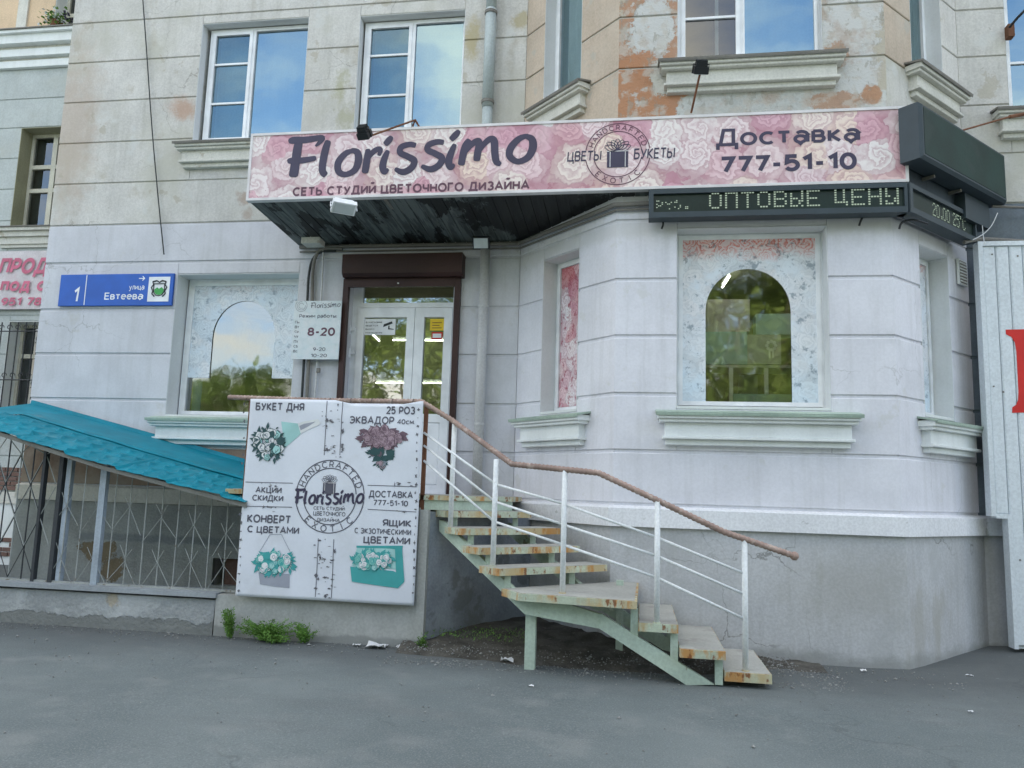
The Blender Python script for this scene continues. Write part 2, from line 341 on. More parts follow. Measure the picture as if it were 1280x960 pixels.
M['concrete'] = surf('kerb_wall_concrete', (.36, .38, .38), var=.14, vscale=1.5, bump=.9, bscale=18, bdist=.02, layers=[
    ('noise', (.45, .47, .47), 1.6, .5, .08, .7), ('band', (.19, .20, .19), -.3, .13, .02, .28, .9, -12, 0), ('blob', (.38, .33, .24), (-5.55, -1.75, .3), .05, .3, .8, .05)])
M['landing'] = surf('landing_base_render', (.44, .45, .43), var=.1, streak=.2, bump=.5, layers=[('noise', (.36, .36, .33), 2, .55, .1, .6), ('band', (.25, .26, .25), -.3, .1, .04, .15, .8, -12, 3)])
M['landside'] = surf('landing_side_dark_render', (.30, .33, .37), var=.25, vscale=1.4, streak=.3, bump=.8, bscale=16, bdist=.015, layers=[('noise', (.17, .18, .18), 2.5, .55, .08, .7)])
M['upvc'] = plain('white_window_plastic', (.82, .84, .86), .35)
M['upvcold'] = surf('old_painted_frame', (.62, .60, .50), .6, bump=.2)
M['reveal'] = surf('window_reveal_paint', (.70, .72, .72), var=.05, streak=.1, fine=.02, bump=.1)
M['glassup'] = glass('upper_window_glass', .36, (.5, .6, .65), gcol=(.60, .82, .88), wav=.008); M['glassupl'] = glass('upper_sash_glass', .20, (.45, .6, .65), gcol=(.62, .86, .90), wav=.012)
M['glassdark'] = glass('dark_window_glass', .12, (.5, .55, .55))
M['glassdoor'] = glass('shop_door_glass', .30, (.66, .70, .55), rough=.025, wav=.01)
M['glassshop'] = glass('shop_window_glass', .26, (.80, .82, .70), rough=.035, wav=.012)
M['glassleft'] = glass('bright_shop_window_glass', .28, (.8, .85, .85), rough=.03, wav=.012, gcol=(.80, .86, .88))
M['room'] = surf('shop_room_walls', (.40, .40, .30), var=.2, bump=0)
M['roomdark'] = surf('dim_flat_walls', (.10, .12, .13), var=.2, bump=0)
M['blue_curtain'] = surf('blue_grey_blind', (.30, .42, .50), var=.1, streak=.3, bump=.1)
M['tube'] = glow('lit_fluorescent_tube', (.95, 1, .95), 4)
M['shutter'] = surf('brown_shutter_metal', (.045, .020, .018), .45, bump=.05, var=.2)
M['pipe'] = surf('painted_drainpipe', (.44, .50, .50), .55, var=.1, streak=.3, bump=.2)
M['pipew'] = surf('white_painted_pipe', (.60, .60, .60), .6, var=.05, streak=.25, bump=.2)
M['cable'] = plain('dark_cable_sheath', (.03, .035, .035), .6)
M['conduit'] = surf('grey_conduit', (.20, .19, .17), .6)
M['black'] = plain('black_painted_metal', (.02, .022, .025), .45)
M['rust'] = surf('rusted_steel', (.20, .09, .05), .8, var=.3, bump=.6)
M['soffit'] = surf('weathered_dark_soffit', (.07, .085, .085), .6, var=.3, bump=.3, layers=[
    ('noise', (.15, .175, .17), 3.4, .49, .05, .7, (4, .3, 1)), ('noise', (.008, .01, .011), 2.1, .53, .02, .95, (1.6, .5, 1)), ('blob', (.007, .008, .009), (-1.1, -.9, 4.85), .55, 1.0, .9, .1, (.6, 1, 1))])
M['led'] = plain('grey_blue_display_housing', (.038, .055, .066), .5)
M['ledscreen'] = surf('dark_led_screen', (.012, .026, .022), .35, var=.2, bump=.05)
M['ledbig'] = surf('faded_display_face', (.010, .034, .028), .6, var=.25, bump=.1, layers=[('noise', (.022, .04, .036), 2, .55, .1, .6)])
M['tarp'] = surf('grimy_side_fascia', (.045, .06, .075), .6, var=.3, streak=.4, bump=.3)
M['leddot'] = glow('lit_led_dot', (.62, .78, .62), .16)
M['signframe'] = plain('white_sign_frame', (.70, .68, .68), .4)
M['ink'] = plain('dark_violet_print', (.052, .045, .085), .5)
M['inkmauve'] = plain('mauve_print', (.13, .06, .09), .5)
M['inkgrey'] = plain('grey_print', (.10, .10, .13), .6)
M['inkblack'] = plain('black_print', (.025, .03, .035), .6)
M['white'] = plain('white_print', (.80, .82, .84), .5)
M['rosesign'] = rose_mat('printed_rose_photo', 2.75, [(0, (.68, .40, .46)), (.2, (.82, .62, .64)), (.42, (.86, .80, .78)), (.58, (.66, .36, .44)), (.75, (.84, .68, .58)), (1, (.86, .84, .84))], (.38, .14, .19), .74)
M['rosered'] = rose_mat('printed_red_roses', 4.6, [(0, (.62, .24, .28)), (.3, (.80, .60, .62)), (.5, (.84, .82, .84)), (.75, (.62, .26, .32)), (1, (.84, .83, .85))], (.28, .04, .09), .7, radk=.5, ycoef=-1, accent=(.32, .015, .05), fade=[(4.0, 4.35, (1, .45, .42), .9)])
M['film'] = rose_mat('pale_flower_film', 4.4, [(0, (.84, .86, .88)), (.5, (.78, .82, .86)), (1, (.86, .86, .87))], (.26, .31, .35), .34, radk=.6, accent=(.22, .28, .33), base=(.80, .86, .92), amount=.95,
    fade=[(4.16, 4.40, (1, .30, .24), 1.0), (3.3, 2.6, (.80, .93, 1.0), .8)])
M['filmleft'] = rose_mat('blue_white_flower_film', 4.2, [(0, (.76, .82, .86)), (.5, (.68, .76, .82)), (1, (.82, .84, .86))], (.20, .27, .34), .5, radk=.4, accent=(.26, .33, .40), base=(.68, .77, .85), amount=.8,
    fade=[(4.15, 4.4, (1, .85, .82), 1.0)])
M['board'] = rose_mat('hours_board_print', 12, [(0, (.70, .76, .78)), (1, (.62, .72, .74))], (.36, .48, .50), .35, base=(.70, .74, .77), amount=.7)
M['banner'] = surf('white_banner_vinyl', (.72, .75, .81), .5, var=.04, bump=.05, fine=.01, layers=[('noise', (.56, .58, .60), 1.2, .58, .12, .4)])
M['teal'] = surf('turquoise_sheet_metal', (.002, .22, .30), .55, var=.15, bump=.1, bscale=8, layers=[('noise', (.01, .16, .22), 2.5, .6, .08, .7), ('noise', (.16, .30, .32), 1.7, .55, .2, .45), ('noise', (.10, .13, .12), 6, .66, .05, .6)], spec=.25)
M['stairgreen'] = surf('pale_green_stair_paint', (.50, .60, .50), .6, var=.08, streak=.15, bump=.3, layers=[('noise', (.20, .16, .10), 7, .68, .03, .7)])
M['stairrust'] = surf('rusting_green_stair_paint', (.52, .58, .45), .7, var=.1, bump=.6, layers=[
    ('noise', (.50, .38, .20), 3.2, .43, .16, .85, (1, 1, .35)), ('noise', (.48, .23, .06), 5.5, .49, .12, .9, (1, 1, .4)), ('noise', (.22, .08, .03), 16, .57, .08, .9, (1, 1, .55))])
M['tread'] = surf('worn_stair_plate', (.43, .43, .39), .85, var=.1, bump=.5, layers=[('noise', (.30, .28, .26), 3, .55, .1, .6)])
M['rail'] = surf('white_rail_paint', (.80, .83, .83), .5, var=.05, bump=.15, layers=[('noise', (.30, .16, .09), 9, .70, .03, .9)])
M['handrail'] = surf('brown_spiral_handrail', (.34, .24, .20), .45, var=.2, bump=.3, layers=[('noise', (.56, .46, .40), 14, .5, .15, .6)])
M['bars'] = surf('grey_grille_paint', (.38, .40, .38), .6, bump=.3, layers=[('noise', (.16, .12, .08), 10, .6, .05, .7)])
M['darkbars'] = surf('dark_grille_paint', (.05, .055, .06), .6)
M['post'] = surf('blue_grey_post_paint', (.40, .46, .52), .6, streak=.3)
M['panel'] = surf('white_profiled_panel', (.74, .79, .82), .45, var=.03, bump=.05, streak=.06)
M['red'] = plain('red_letter_paint', (.62, .025, .02), .5)
M['gapwall'] = surf('dark_grey_wall', (.17, .20, .225), var=.1, streak=.2)  # wall beside the kiosk panel, darker and bluer than its neighbours
M['streetblue'] = plain('street_sign_blue', (.012, .10, .46), .4)
M['pinktext'] = surf('faded_pink_lettering', (.60, .16, .25), .6, var=.15, bump=0)
M['pinkbanner'] = surf('faded_white_banner', (.66, .62, .64), .6, var=.1, bump=.2, layers=[('noise', (.60, .44, .48), 2.2, .55, .15, .6)])
M['leaf'] = surf('weed_leaf_green', (.13, .26, .05), .6, var=.35, vscale=9, bump=0)
M['bark'] = surf('tree_bark', (.12, .09, .06), .9, bump=.8)
M['litter'] = plain('white_litter_paper', (.66, .67, .68), .7)
M['stone'] = surf('loose_grit', (.24, .245, .235), .9, var=.4, vscale=30, bump=.4)
M['dirt'] = surf('dark_dirt', (.095, .09, .078), .95, var=.35, vscale=5, bump=1, bscale=30, bdist=.02, layers=[('noise', (.16, .15, .13), 12, .6, .05, .8)])
M['brickred'] = surf('exposed_brick', (.19, .12, .10), .9, bump=.6)
M['boxpink'] = plain('pinkish_card', (.55, .50, .52), .7); M['boxteal'] = plain('aqua_card', (.40, .58, .60), .7); M['boxgrey'] = plain('grey_card', (.50, .51, .50), .7)
M['floodglass'] = plain('floodlight_lens', (.55, .60, .62), .2)
M['yellow'] = plain('yellow_sticker_print', (.75, .52, .02), .5)

# asphalt
def asphalt():
    t = NT('asphalt'); P = t.pos()
    c = t.mix(t.ramp(t.noise(P, .45, 5), .35, .68), (.122, .148, .148), (.172, .200, .196))
    c = t.mix(t.ramp(t.noise(P, 1.7, 6, .6, off=(7, 3, 0)), .5, .7, 0, .5), c, (.225, .24, .23))
    c = t.mix(t.ramp(t.noise(t.vmath('MULTIPLY', P, (.35, 1.3, 1)), 1.1, 6, .6, off=(2, 8, 0)), .5, .68, 0, .55), c, (.12, .135, .135))
    c = t.mix(t.ramp(t.noise(P, 75, 3, .7), .48, .68, 0, .55), c, (.27, .285, .285))
    c = t.mix(t.ramp(t.noise(P, 90, 3, off=(3, 3, 3)), .55, .75, 0, .6), c, (.06, .07, .075))
    xyz = t.n('ShaderNodeSeparateXYZ'); t.l(P, xyz.inputs[0])
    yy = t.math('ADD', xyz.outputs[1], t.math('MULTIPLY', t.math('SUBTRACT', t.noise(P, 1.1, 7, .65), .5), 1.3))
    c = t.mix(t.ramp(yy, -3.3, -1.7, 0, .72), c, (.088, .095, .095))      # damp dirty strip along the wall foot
    vo = t.n('ShaderNodeTexVoronoi', feature='DISTANCE_TO_EDGE'); vo.inputs['Scale'].default_value = .55
    t.l(t.vmath('ADD', P, t.vmath('SCALE', t.n('ShaderNodeTexNoise').outputs['Color'], scale=.0)), vo.inputs['Vector'])
    v2 = t.n('ShaderNodeTexVoronoi', feature='DISTANCE_TO_EDGE'); v2.inputs['Scale'].default_value = .42
    nn = t.n('ShaderNodeTexNoise'); nn.inputs['Scale'].default_value = 1.8; nn.inputs['Detail'].default_value = 6; t.l(P, nn.inputs['Vector'])
    t.l(t.vmath('ADD', P, t.vmath('SCALE', nn.outputs['Color'], scale=.9)), v2.inputs['Vector'])
    cr = t.math('MULTIPLY', t.ramp(v2.outputs['Distance'], 0, .011, 1, 0), t.ramp(t.noise(P, .5, 2, off=(5, 5, 0)), .50, .60))
    c = t.mix(t.math('MULTIPLY', cr, .3), c, (.06, .065, .065))
    c = t.mix(t.ramp(t.noise(P, 22, 3, off=(9, 0, 0)), .68, .74, 0, .5), c, (.28, .29, .29))
    h = t.math('ADD', t.noise(P, 120, 4, .7), t.math('MULTIPLY', t.noise(P, 7, 4), .8))
    h = t.math('SUBTRACT', h, t.math('MULTIPLY', cr, .3)); h = t.math('ADD', h, t.math('MULTIPLY', t.noise(P, 45, 5, .7), 1.2))
    t.bsdf(c, t.ramp(t.noise(P, 2, 4), .3, .7, .72, .9), h, .55, .006, spec=.35); return t.m
M['asphalt'] = asphalt()

# ------------------------------------------------------------------ lettering

# own stroke alphabet: every glyph is (width, strokes), cap height 1
def _E(cx, cy, rx, ry, a0, a1, n=12): return [(cx+rx*math.cos(math.radians(a0+(a1-a0)*i/n)), cy+ry*math.sin(math.radians(a0+(a1-a0)*i/n))) for i in range(n+1)]
def _bowl(y0, y1, w_, x0=0.0): r = (y1-y0)/2; return [(x0, y1)]+_E(x0+w_-r*.9, (y0+y1)/2, r*.9, r, 90, -90, 10)+[(x0, y0)]
_O = _E(.42, .5, .42, .5, 90, 450, 26)
G = {
 'А': (.8, [[(0,0),(.4,1),(.8,0)], [(.14,.32),(.66,.32)]]), 'Б': (.62, [[(.58,1),(0,1),(0,0)], _bowl(0,.57,.62)]), 'В': (.64, [[(0,0),(0,1)], _bowl(.53,1,.58), _bowl(0,.53,.64)]),
 'Г': (.52, [[(0,0),(0,1),(.52,1)]]), 'Д': (.86, [[(.12,0),(.26,1),(.72,1),(.72,0)], [(0,-.2),(0,0),(.86,0),(.86,-.2)]]), 'Е': (.56, [[(.55,1),(0,1),(0,0),(.56,0)], [(0,.52),(.5,.52)]]),
 'Ж': (1.0, [[(.5,0),(.5,1)], [(0,1),(.44,.5),(0,0)], [(1,1),(.56,.5),(1,0)]]), 'З': (.58, [_E(.29,.76,.27,.24,150,-90,14), _E(.29,.26,.30,.26,90,-150,14)]),
 'И': (.66, [[(0,1),(0,0)], [(0,.04),(.66,.96)], [(.66,1),(.66,0)]]), 'Й': (.66, [[(0,1),(0,0)], [(0,.04),(.66,.96)], [(.66,1),(.66,0)], _E(.33,1.3,.17,.12,-170,-10,6)]),
 'К': (.62, [[(0,0),(0,1)], [(.58,1),(.09,.5),(.62,0)]]), 'Л': (.68, [[(0,0),(.08,.03),(.14,.2),(.2,1),(.68,1),(.68,0)]]), 'М': (.86, [[(0,0),(0,1),(.43,.3),(.86,1),(.86,0)]]),
 'Н': (.64, [[(0,0),(0,1)], [(.64,0),(.64,1)], [(0,.5),(.64,.5)]]), 'О': (.84, [_O]), 'П': (.64, [[(0,0),(0,1),(.64,1),(.64,0)]]), 'Р': (.58, [[(0,0),(0,1)], _bowl(.4,1,.58)]),
 'С': (.74, [_E(.42,.5,.42,.5,48,312,20)]), 'Т': (.68, [[(0,1),(.68,1)], [(.34,1),(.34,0)]]), 'У': (.66, [[(0,1),(.35,.32)], [(.66,1),(.33,.2),(.22,.03),(.05,0)]]),
 'Ф': (.9, [[(.45,-.04),(.45,1.04)], _E(.45,.53,.45,.33,90,450,22)]), 'Х': (.66, [[(0,1),(.66,0)], [(.66,1),(0,0)]]), 'Ц': (.76, [[(0,1),(0,0),(.76,0),(.76,-.2)], [(.62,1),(.62,0)]]),
 'Ч': (.58, [[(0,1),(0,.62),(.05,.48),(.18,.42),(.58,.42)], [(.58,1),(.58,0)]]), 'Ш': (.94, [[(0,1),(0,0),(.94,0),(.94,1)], [(.47,0),(.47,1)]]), 'Щ': (1.06, [[(0,1),(0,0),(1.06,0),(1.06,-.2)], [(.46,0),(.46,1)], [(.92,0),(.92,1)]]),
 'Ь': (.58, [[(0,1),(0,0)], _bowl(0,.57,.58)]), 'Ы': (.84, [[(0,1),(0,0)], _bowl(0,.57,.54), [(.84,0),(.84,1)]]), 'Э': (.72, [_E(.3,.5,.42,.5,132,-132,20), [(.2,.5),(.7,.5)]]),
 'Ю': (1.1, [[(0,0),(0,1)], [(0,.5),(.3,.5)], _E(.7,.5,.4,.5,90,450,22)]), 'Я': (.6, [[(.6,0),(.6,1)], [(.6,1)]+_E(.27,.71,.27,.29,90,270,10)+[(.6,.42)], [(.3,.42),(0,0)]]),
 '0': (.62, [_E(.31,.5,.31,.5,90,450,24)]), '1': (.3, [[(0,.76),(.3,1),(.3,0)]]), '2': (.56, [_E(.28,.72,.27,.28,165,-38,12)+[(0,0),(.57,0)]]), '4': (.6, [[(.46,0),(.46,1),(0,.28),(.62,.28)]]),
 '5': (.56, [[(.52,1),(.06,1),(.03,.54)]+_E(.27,.32,.30,.32,100,-150,14)]), '7': (.56, [[(0,1),(.57,1),(.2,0)]]), '8': (.58, [_E(.29,.76,.25,.24,90,450,18), _E(.29,.27,.29,.27,90,450,18)]), '9': (.58, [_E(.29,.7,.28,.3,90,450,18), [(.57,.7),(.5,.3),(.2,0)]]),
 '-': (.34, [[(0,.42),(.34,.42)]]), '.': (.0, [[(0,.0),(0,.08)]]), ':': (.0, [[(0,.0),(0,.1)], [(0,.5),(0,.6)]]),
 'D': (.7, [[(0,0),(0,1)], [(0,1),(.25,1)]+_E(.28,.5,.42,.5,90,-90,12)+[(0,0)]]), 'R': (.6, [[(0,0),(0,1)], _bowl(.42,1,.56), [(.3,.42),(.6,0)]]), 'N': (.66, [[(0,0),(0,1)], [(0,.96),(.66,.04)], [(.66,0),(.66,1)]]), 'F': (.52, [[(0,0),(0,1),(.52,1)], [(0,.52),(.48,.52)]]), 'I': (.0, [[(0,0),(0,1)]]),
}
for a_, b_ in zip('HACTEXO', 'НАСТЕХО'): G[a_] = G[b_]
for a_, b_ in zip('вдзжийклмнопстцчшыя', 'ВДЗЖИЙКЛМНОПСТЦЧШЫЯ'): G[a_] = (G[b_][0]*.74, [[(x*.74, y*.72) for x, y in q] for q in G[b_][1]])
G['а'] = (.56, [_E(.24,.21,.24,.22,90,450,18), [(.56,.0),(.56,.46)]+_E(.30,.46,.26,.26,0,145,8)]); G['е'] = (.54, [[(.0,.37),(.54,.37)]+_E(.27,.36,.27,.36,2,312,18)]); G['р'] = (.52, [[(0,.72),(0,-.26)], _E(.26,.36,.26,.36,90,450,18)])
G['у'] = (.52, [[(0,.72),(.28,.06)], [(.52,.72),(.2,-.16),(.02,-.24)]]); G['б'] = (.56, [_E(.28,.33,.28,.33,90,450,18), [(.0,.36),(.04,.72),(.2,.92),(.5,1.0)]]); G['ф'] = (.72, [[(.36,-.26),(.36,1)], _E(.36,.36,.36,.34,90,450,20)]); G['г'] = (.4, [[(0,0),(0,.72),(.4,.72)]])
_tc = {}
def ribbon(pts, t):
    """constant width ribbon with mitred joints; returns vertices and faces"""
    closed = math.hypot(pts[0][0]-pts[-1][0], pts[0][1]-pts[-1][1]) < 1e-6; p = pts[:-1] if closed else pts; n = len(p); vs = []
    for i in range(n):
        if closed: a, b = p[i-1], p[(i+1) % n]
        else: a, b = p[max(i-1, 0)], p[min(i+1, n-1)]
        c = p[i]; d1 = (c[0]-a[0], c[1]-a[1]); d2 = (b[0]-c[0], b[1]-c[1])
        if not closed and i == 0: d1 = d2
        if not closed and i == n-1: d2 = d1
        l1 = math.hypot(*d1) or 1; l2 = math.hypot(*d2) or 1; n1 = (-d1[1]/l1, d1[0]/l1); n2 = (-d2[1]/l2, d2[0]/l2)
        m = (n1[0]+n2[0], n1[1]+n2[1]); lm = math.hypot(*m) or 1; m = (m[0]/lm, m[1]/lm); k = min(1/max(.25, m[0]*n1[0]+m[1]*n1[1]), 1.9)*t/2
        vs += [(c[0]-m[0]*k, c[1]-m[1]*k), (c[0]+m[0]*k, c[1]+m[1]*k)]
    fs = [(2*i, 2*i+1, 2*((i+1) % n)+1, 2*((i+1) % n)) for i in range(n if closed else n-1)]
    return vs, fs
def glyphs(body, bold=0.0, shear=0.0, space=1.0):
    k = (body, bold, shear, space)
    if k in _tc: return _tc[k]
    t = .105+bold*3.4; x = 0; vs = []; fs = []; lay = []
    for ch in body:
        if ch == ' ': x += .50; continue
        w_, sts = G[ch]; wide = t if ch != 'I' else t
        for j, st in enumerate(sts):
            st = [(px, py*(1-t)+t/2 if 0 <= py <= 1 else py) for px, py in st]
            v, f = ribbon(st, t); n = len(vs); vs += [(x+a+t/2+shear*b, b) for a, b in v]; fs += [tuple(i+n for i in q) for q in f]; lay += [j]*len(v)
        x += w_+t+.085*space
    _tc[k] = (vs, fs, lay); return _tc[k]
def letters(parent, mat, fr, o, body, u0, u1, z0, z1, bold=.012, shear=0, name='letter'):
    """large lettering: every letter a part of its own"""
    vs, fs, lay = glyphs(body, bold, shear); xs = [v[0] for v in vs]; ys = [v[1] for v in vs]; a, b, c, d = min(xs), max(xs), min(ys), max(ys)
    P_ = [fr.w(u0+(x-a)/(b-a)*(u1-u0), o+.0004*q, z0+(y-c)/(d-c)*(z1-z0)) for (x, y), q in zip(vs, lay)]
    k = 0; fi = 0
    for ch in body:
        if ch == ' ': continue
        n = len(glyphs(ch, bold, 0)[0]); m = MB(); fl = [tuple(i-k for i in f) for f in fs if k <= f[0] < k+n]
        m.add(P_[k:k+n], fl); m.build(name, mat, parent); k += n
def text(mb, fr, o, body, u0, u1, z0, z1, bold=.012, shear=0, space=1.0, z1r=None):
    """flat lettering fitted to the rectangle u0..u1, z0..z1 on the frame"""
    vs, fs, lay = glyphs(body, bold, shear, space)
    xs = [v[0] for v in vs]; ys = [v[1] for v in vs]; a, b, c, d = min(xs), max(xs), min(ys), max(ys)
    mb.add([fr.w(u0+(x-a)/(b-a)*(u1-u0), o+.0004*q, z0+(y-c)/(d-c)*(z1-z0)) for (x, y), q in zip(vs, lay)], fs)
def arctext(mb, fr, o, body, cu, cz, r, a0, a1, size, bold=.01, inward=False):
    n = len(body)
    for i, ch in enumerate(body):
        vs, fs, lay = glyphs(ch, bold); a = a0+(a1-a0)*(i+.5)/n
        xs = [v[0] for v in vs]; mx = (min(xs)+max(xs))/2
        rot = a-PI/2 if not inward else a+PI/2
        for_r = r if not inward else r
        cx, cz_ = cu+for_r*math.cos(a), cz+for_r*math.sin(a)
        out = []
        for (x, y), q in zip(vs, lay):
            x = (x-mx)*size*.72; y = (y-.5)*size*.72
            out.append(fr.w(cx+x*math.cos(rot)-y*math.sin(rot), o+.0004*q, cz_+x*math.sin(rot)+y*math.cos(rot)))
        mb.add(out, fs)
def arc(mb, fr, o, cu, cz, r, w_, a0, a1, n=48, sz=1.0):
    vs = []
    for i in range(n+1):
        a = a0+(a1-a0)*i/n
        for q in (r-w_/2, r+w_/2): vs.append(fr.w(cu+q*math.cos(a), o, cz+q*math.sin(a)*sz))
    mb.add(vs, [(2*i, 2*i+1, 2*i+3, 2*i+2) for i in range(n)])
def disc(mb, fr, o, cu, cz, ru, rz, n=12, ph=0, wob=0):
    mb.poly([fr.w(cu+ru*(1+wob*math.sin(3*i+ph))*math.cos(2*PI*i/n+ph), o, cz+rz*(1+wob*math.sin(3*i+ph))*math.sin(2*PI*i/n+ph)) for i in range(n)])
def crom(pts, n=7):
    out = []
    P_ = [pts[0]]+list(pts)+[pts[-1]]
    for i in range(1, len(P_)-2):
        for k in range(n):
            t_ = k/n; a, b, c, d = P_[i-1], P_[i], P_[i+1], P_[i+2]
            out.append(tuple(.5*((2*b[j])+(-a[j]+c[j])*t_+(2*a[j]-5*b[j]+4*c[j]-d[j])*t_*t_+(-a[j]+3*b[j]-3*c[j]+d[j])*t_**3) for j in range(len(b))))
    out.append(tuple(pts[-1])); return out
def stroke(mb, fr, o, pts, fx, ws=1.0):
    """brush stroke: pts (x, y, width) in drawing units, fx maps drawing units to (u, z)"""
    q = crom(pts); vs = []
    n = len(q)
    for i, (x, y, w_) in enumerate(q):
        x0, y0, _ = q[max(i-1, 0)]; x1, y1, _ = q[min(i+1, n-1)]
        tx, ty = x1-x0, y1-y0; L = math.hypot(tx, ty) or 1; nx, ny = -ty/L, tx/L
        e = min(i, n-1-i)/2.0; w_ = w_*ws*(1 if e >= 1 else (.55+.45*math.sqrt(max(0, 1-(1-e)**2))))
        for s_ in (-.5, .5):
            u, z = fx(x+nx*w_*s_, y+ny*w_*s_); vs.append(fr.w(u, o+.0012*i/n, z))
    mb.add(vs, [(2*i, 2*i+1, 2*i+3, 2*i+2) for i in range(n-1)])
# brush word drawn in a 1280x356 drawing field
WORD = [
 [(128,52,30),(122,100,34),(118,150,34),(112,218,36)],
 [(78,60,14),(100,56,26),(160,56,24),(232,50,20),(222,70,16),(204,86,8)],
 [(80,150,12),(96,146,22),(150,146,22),(212,138,18)],
 [(262,62,22),(252,100,28),(244,150,28),(244,195,26),(262,216,22)],
 [(380,112,14),(345,122,22),(314,160,26),(318,200,24),(350,214,20),(390,196,24),(404,155,28),(396,120,24),(366,108,14)],
 [(444,106,18),(442,150,26),(436,212,26)],
 [(440,160,12),(462,126,20),(486,110,20),(500,114,18),(494,138,14)],
 [(534,116,16),(520,150,24),(514,185,26),(524,208,22),(540,196,10)],
 [(548,56,14),(536,72,24),(518,92,20)],
 [(656,100,18),(628,94,20),(592,104,22),(588,128,22),(622,146,22),(652,166,24),(640,196,24),(604,212,22),(568,196,14)],
 [(778,92,18),(750,88,20),(714,98,22),(708,120,22),(742,138,22),(772,158,24),(760,188,24),(724,204,22),(684,188,14)],
 [(826,100,16),(810,140,24),(802,175,26),(812,198,22),(828,186,10)],
 [(842,42,14),(828,60,24),(806,82,20)],
 [(888,82,18),(872,110,26),(862,150,26),(856,192,24)],
 [(864,150,12),(890,112,20),(918,92,22),(930,100,24),(924,150,26),(922,176,22)],
 [(926,144,12),(952,104,20),(978,84,22),(994,96,26),(998,140,26),(1006,180,24),(1026,194,14)],
 [(1140,76,14),(1100,88,22),(1066,124,26),(1062,160,24),(1096,184,20),(1138,168,24),(1158,128,28),(1152,92,24),(1120,76,14)],
]
def brush_word(mb, fr, o, u0, u1, z0, z1, ws=1.0):
    fx = lambda x, y: (u0+(x-78)/(1168-78)*(u1-u0), z0+(220-y)/(220-42)*(z1-z0))
    for i, st in enumerate(WORD): stroke(mb, fr, o+.0006*(i % 3), st, fx, ws)

# ------------------------------------------------------------------ ground
random.seed(3)
mb = MB()
nx, ny = 64, 26
xs = [-400, -120, -40]+[-20+40*i/(nx-1) for i in range(nx)]+[40, 120, 400]
ys = [-400, -120, -45, -20]+[-11+14.5*i/(ny-1) for i in range(ny)]+[60, 400]
from mathutils import noise as mn
vs = []
for y in ys:
    for x in xs:
        z = 0.012*mn.noise(Vector((x*.6, y*.6, 0)))
        if x > 2.4: z += .10*min(1, (x-2.4)/2)*max(0, min(1, (y+2.5)/2))
        vs.append((x, y, z))
W_ = len(xs)
mb.add(vs, [(j*W_+i, j*W_+i+1, (j+1)*W_+i+1, (j+1)*W_+i) for j in range(len(ys)-1) for i in range(W_-1)])
mb.build('ground', M['asphalt'], smooth=True, kind='structure')
# strip of dirt under the stairs, a low mound against the walls
mb = MB(); vs = []; NX, NY = 60, 18
for j in range(NY+1):
    for i in range(NX+1):
        x = -2.3+4.1*i/NX; v = j/NY
        yf = -2.25-.22*math.sin((x+2.3)*.9)+.12*mn.noise(Vector((x*1.5, 0, 4))) if x < 1 else -1.95+.12*mn.noise(Vector((x*1.5, 0, 4)))
        y = yf+(0.3-yf)*v
        h = .03+.13*max(0, min(1, (v-.0)/.45))*max(0., min(1, (1.9-x)/2.2))
        vs.append((x, y, -.03+h*min(1, v*6)+.035*mn.noise(Vector((x*6, y*6, 1)))*min(1, v*5)+(.05*v if v > .1 else 0)))
mb.add(vs, [(j*(NX+1)+i, j*(NX+1)+i+1, (j+1)*(NX+1)+i+1, (j+1)*(NX+1)+i) for j in range(NY) for i in range(NX)])
mb.build('dirt_patch', M['dirt'], smooth=True, kind='structure')
mb = MB()
def pebble(x, y, z, r):
    v = [(x+r*random.uniform(.5, 1.2)*a, y+r*random.uniform(.5, 1.2)*b, z+r*.6*c) for a, b, c in ((1,0,0),(-1,0,0),(0,1,0),(0,-1,0),(0,0,1),(0,0,-1))]
    mb.add(v, [(0,2,4),(2,1,4),(1,3,4),(3,0,4),(2,0,5),(1,2,5),(3,1,5),(0,3,5)])
for i in range(4200):
    k = random.random()
    if k < .62: x = random.uniform(-2.3, 1.9); y = random.uniform(-2.55, -1.2) if x < .2 else random.uniform(-2.45, -1.35)
    elif k < .9: x = random.uniform(-7.5, 5); y = -1.8-abs(random.gauss(0, .18)) if x < -2 else -1.4-abs(random.gauss(0, .35))
    else: x = random.uniform(-8, 5); y = -2-abs(random.gauss(0, 1.6))
    zz = .03 if (x > -2.3 and y > -2.2 and x < 1.5) else .006
    pebble(x, y, zz+random.uniform(0, .06 if zz > .02 else 0), random.uniform(.004, .012 if random.random() < .93 else .024))
mb.build('grit', M['stone'], kind='stuff')

# ------------------------------------------------------------------ main building
B = thing('apartment_building', (0, 0, 0), 'pale plastered apartment block with three-sided bay and shop entrance', 'building')
ZT = 15.5
def wall(fr, u0, u1, z0, z1, holes, t=.42):
    """wall of thickness t with openings (u0,u1,z0,z1)"""
    mb = MB()
    us = sorted({u0, u1, *[h[0] for h in holes], *[h[1] for h in holes]}); zs = sorted({z0, z1, *[h[2] for h in holes], *[h[3] for h in holes]})
    inside = lambda u, z: any(h[0] < u < h[1] and h[2] < z < h[3] for h in holes)
    for a, b in zip(us, us[1:]):
        run = None
        for c, d in zip(zs, zs[1:]):
            if inside((a+b)/2, (c+d)/2):
                if run: mb.fbox(fr, a, b, -t, 0, *run); run = None
            else: run = (run[0], d) if run else (c, d)
        if run: mb.fbox(fr, a, b, -t, 0, *run)
    return mb
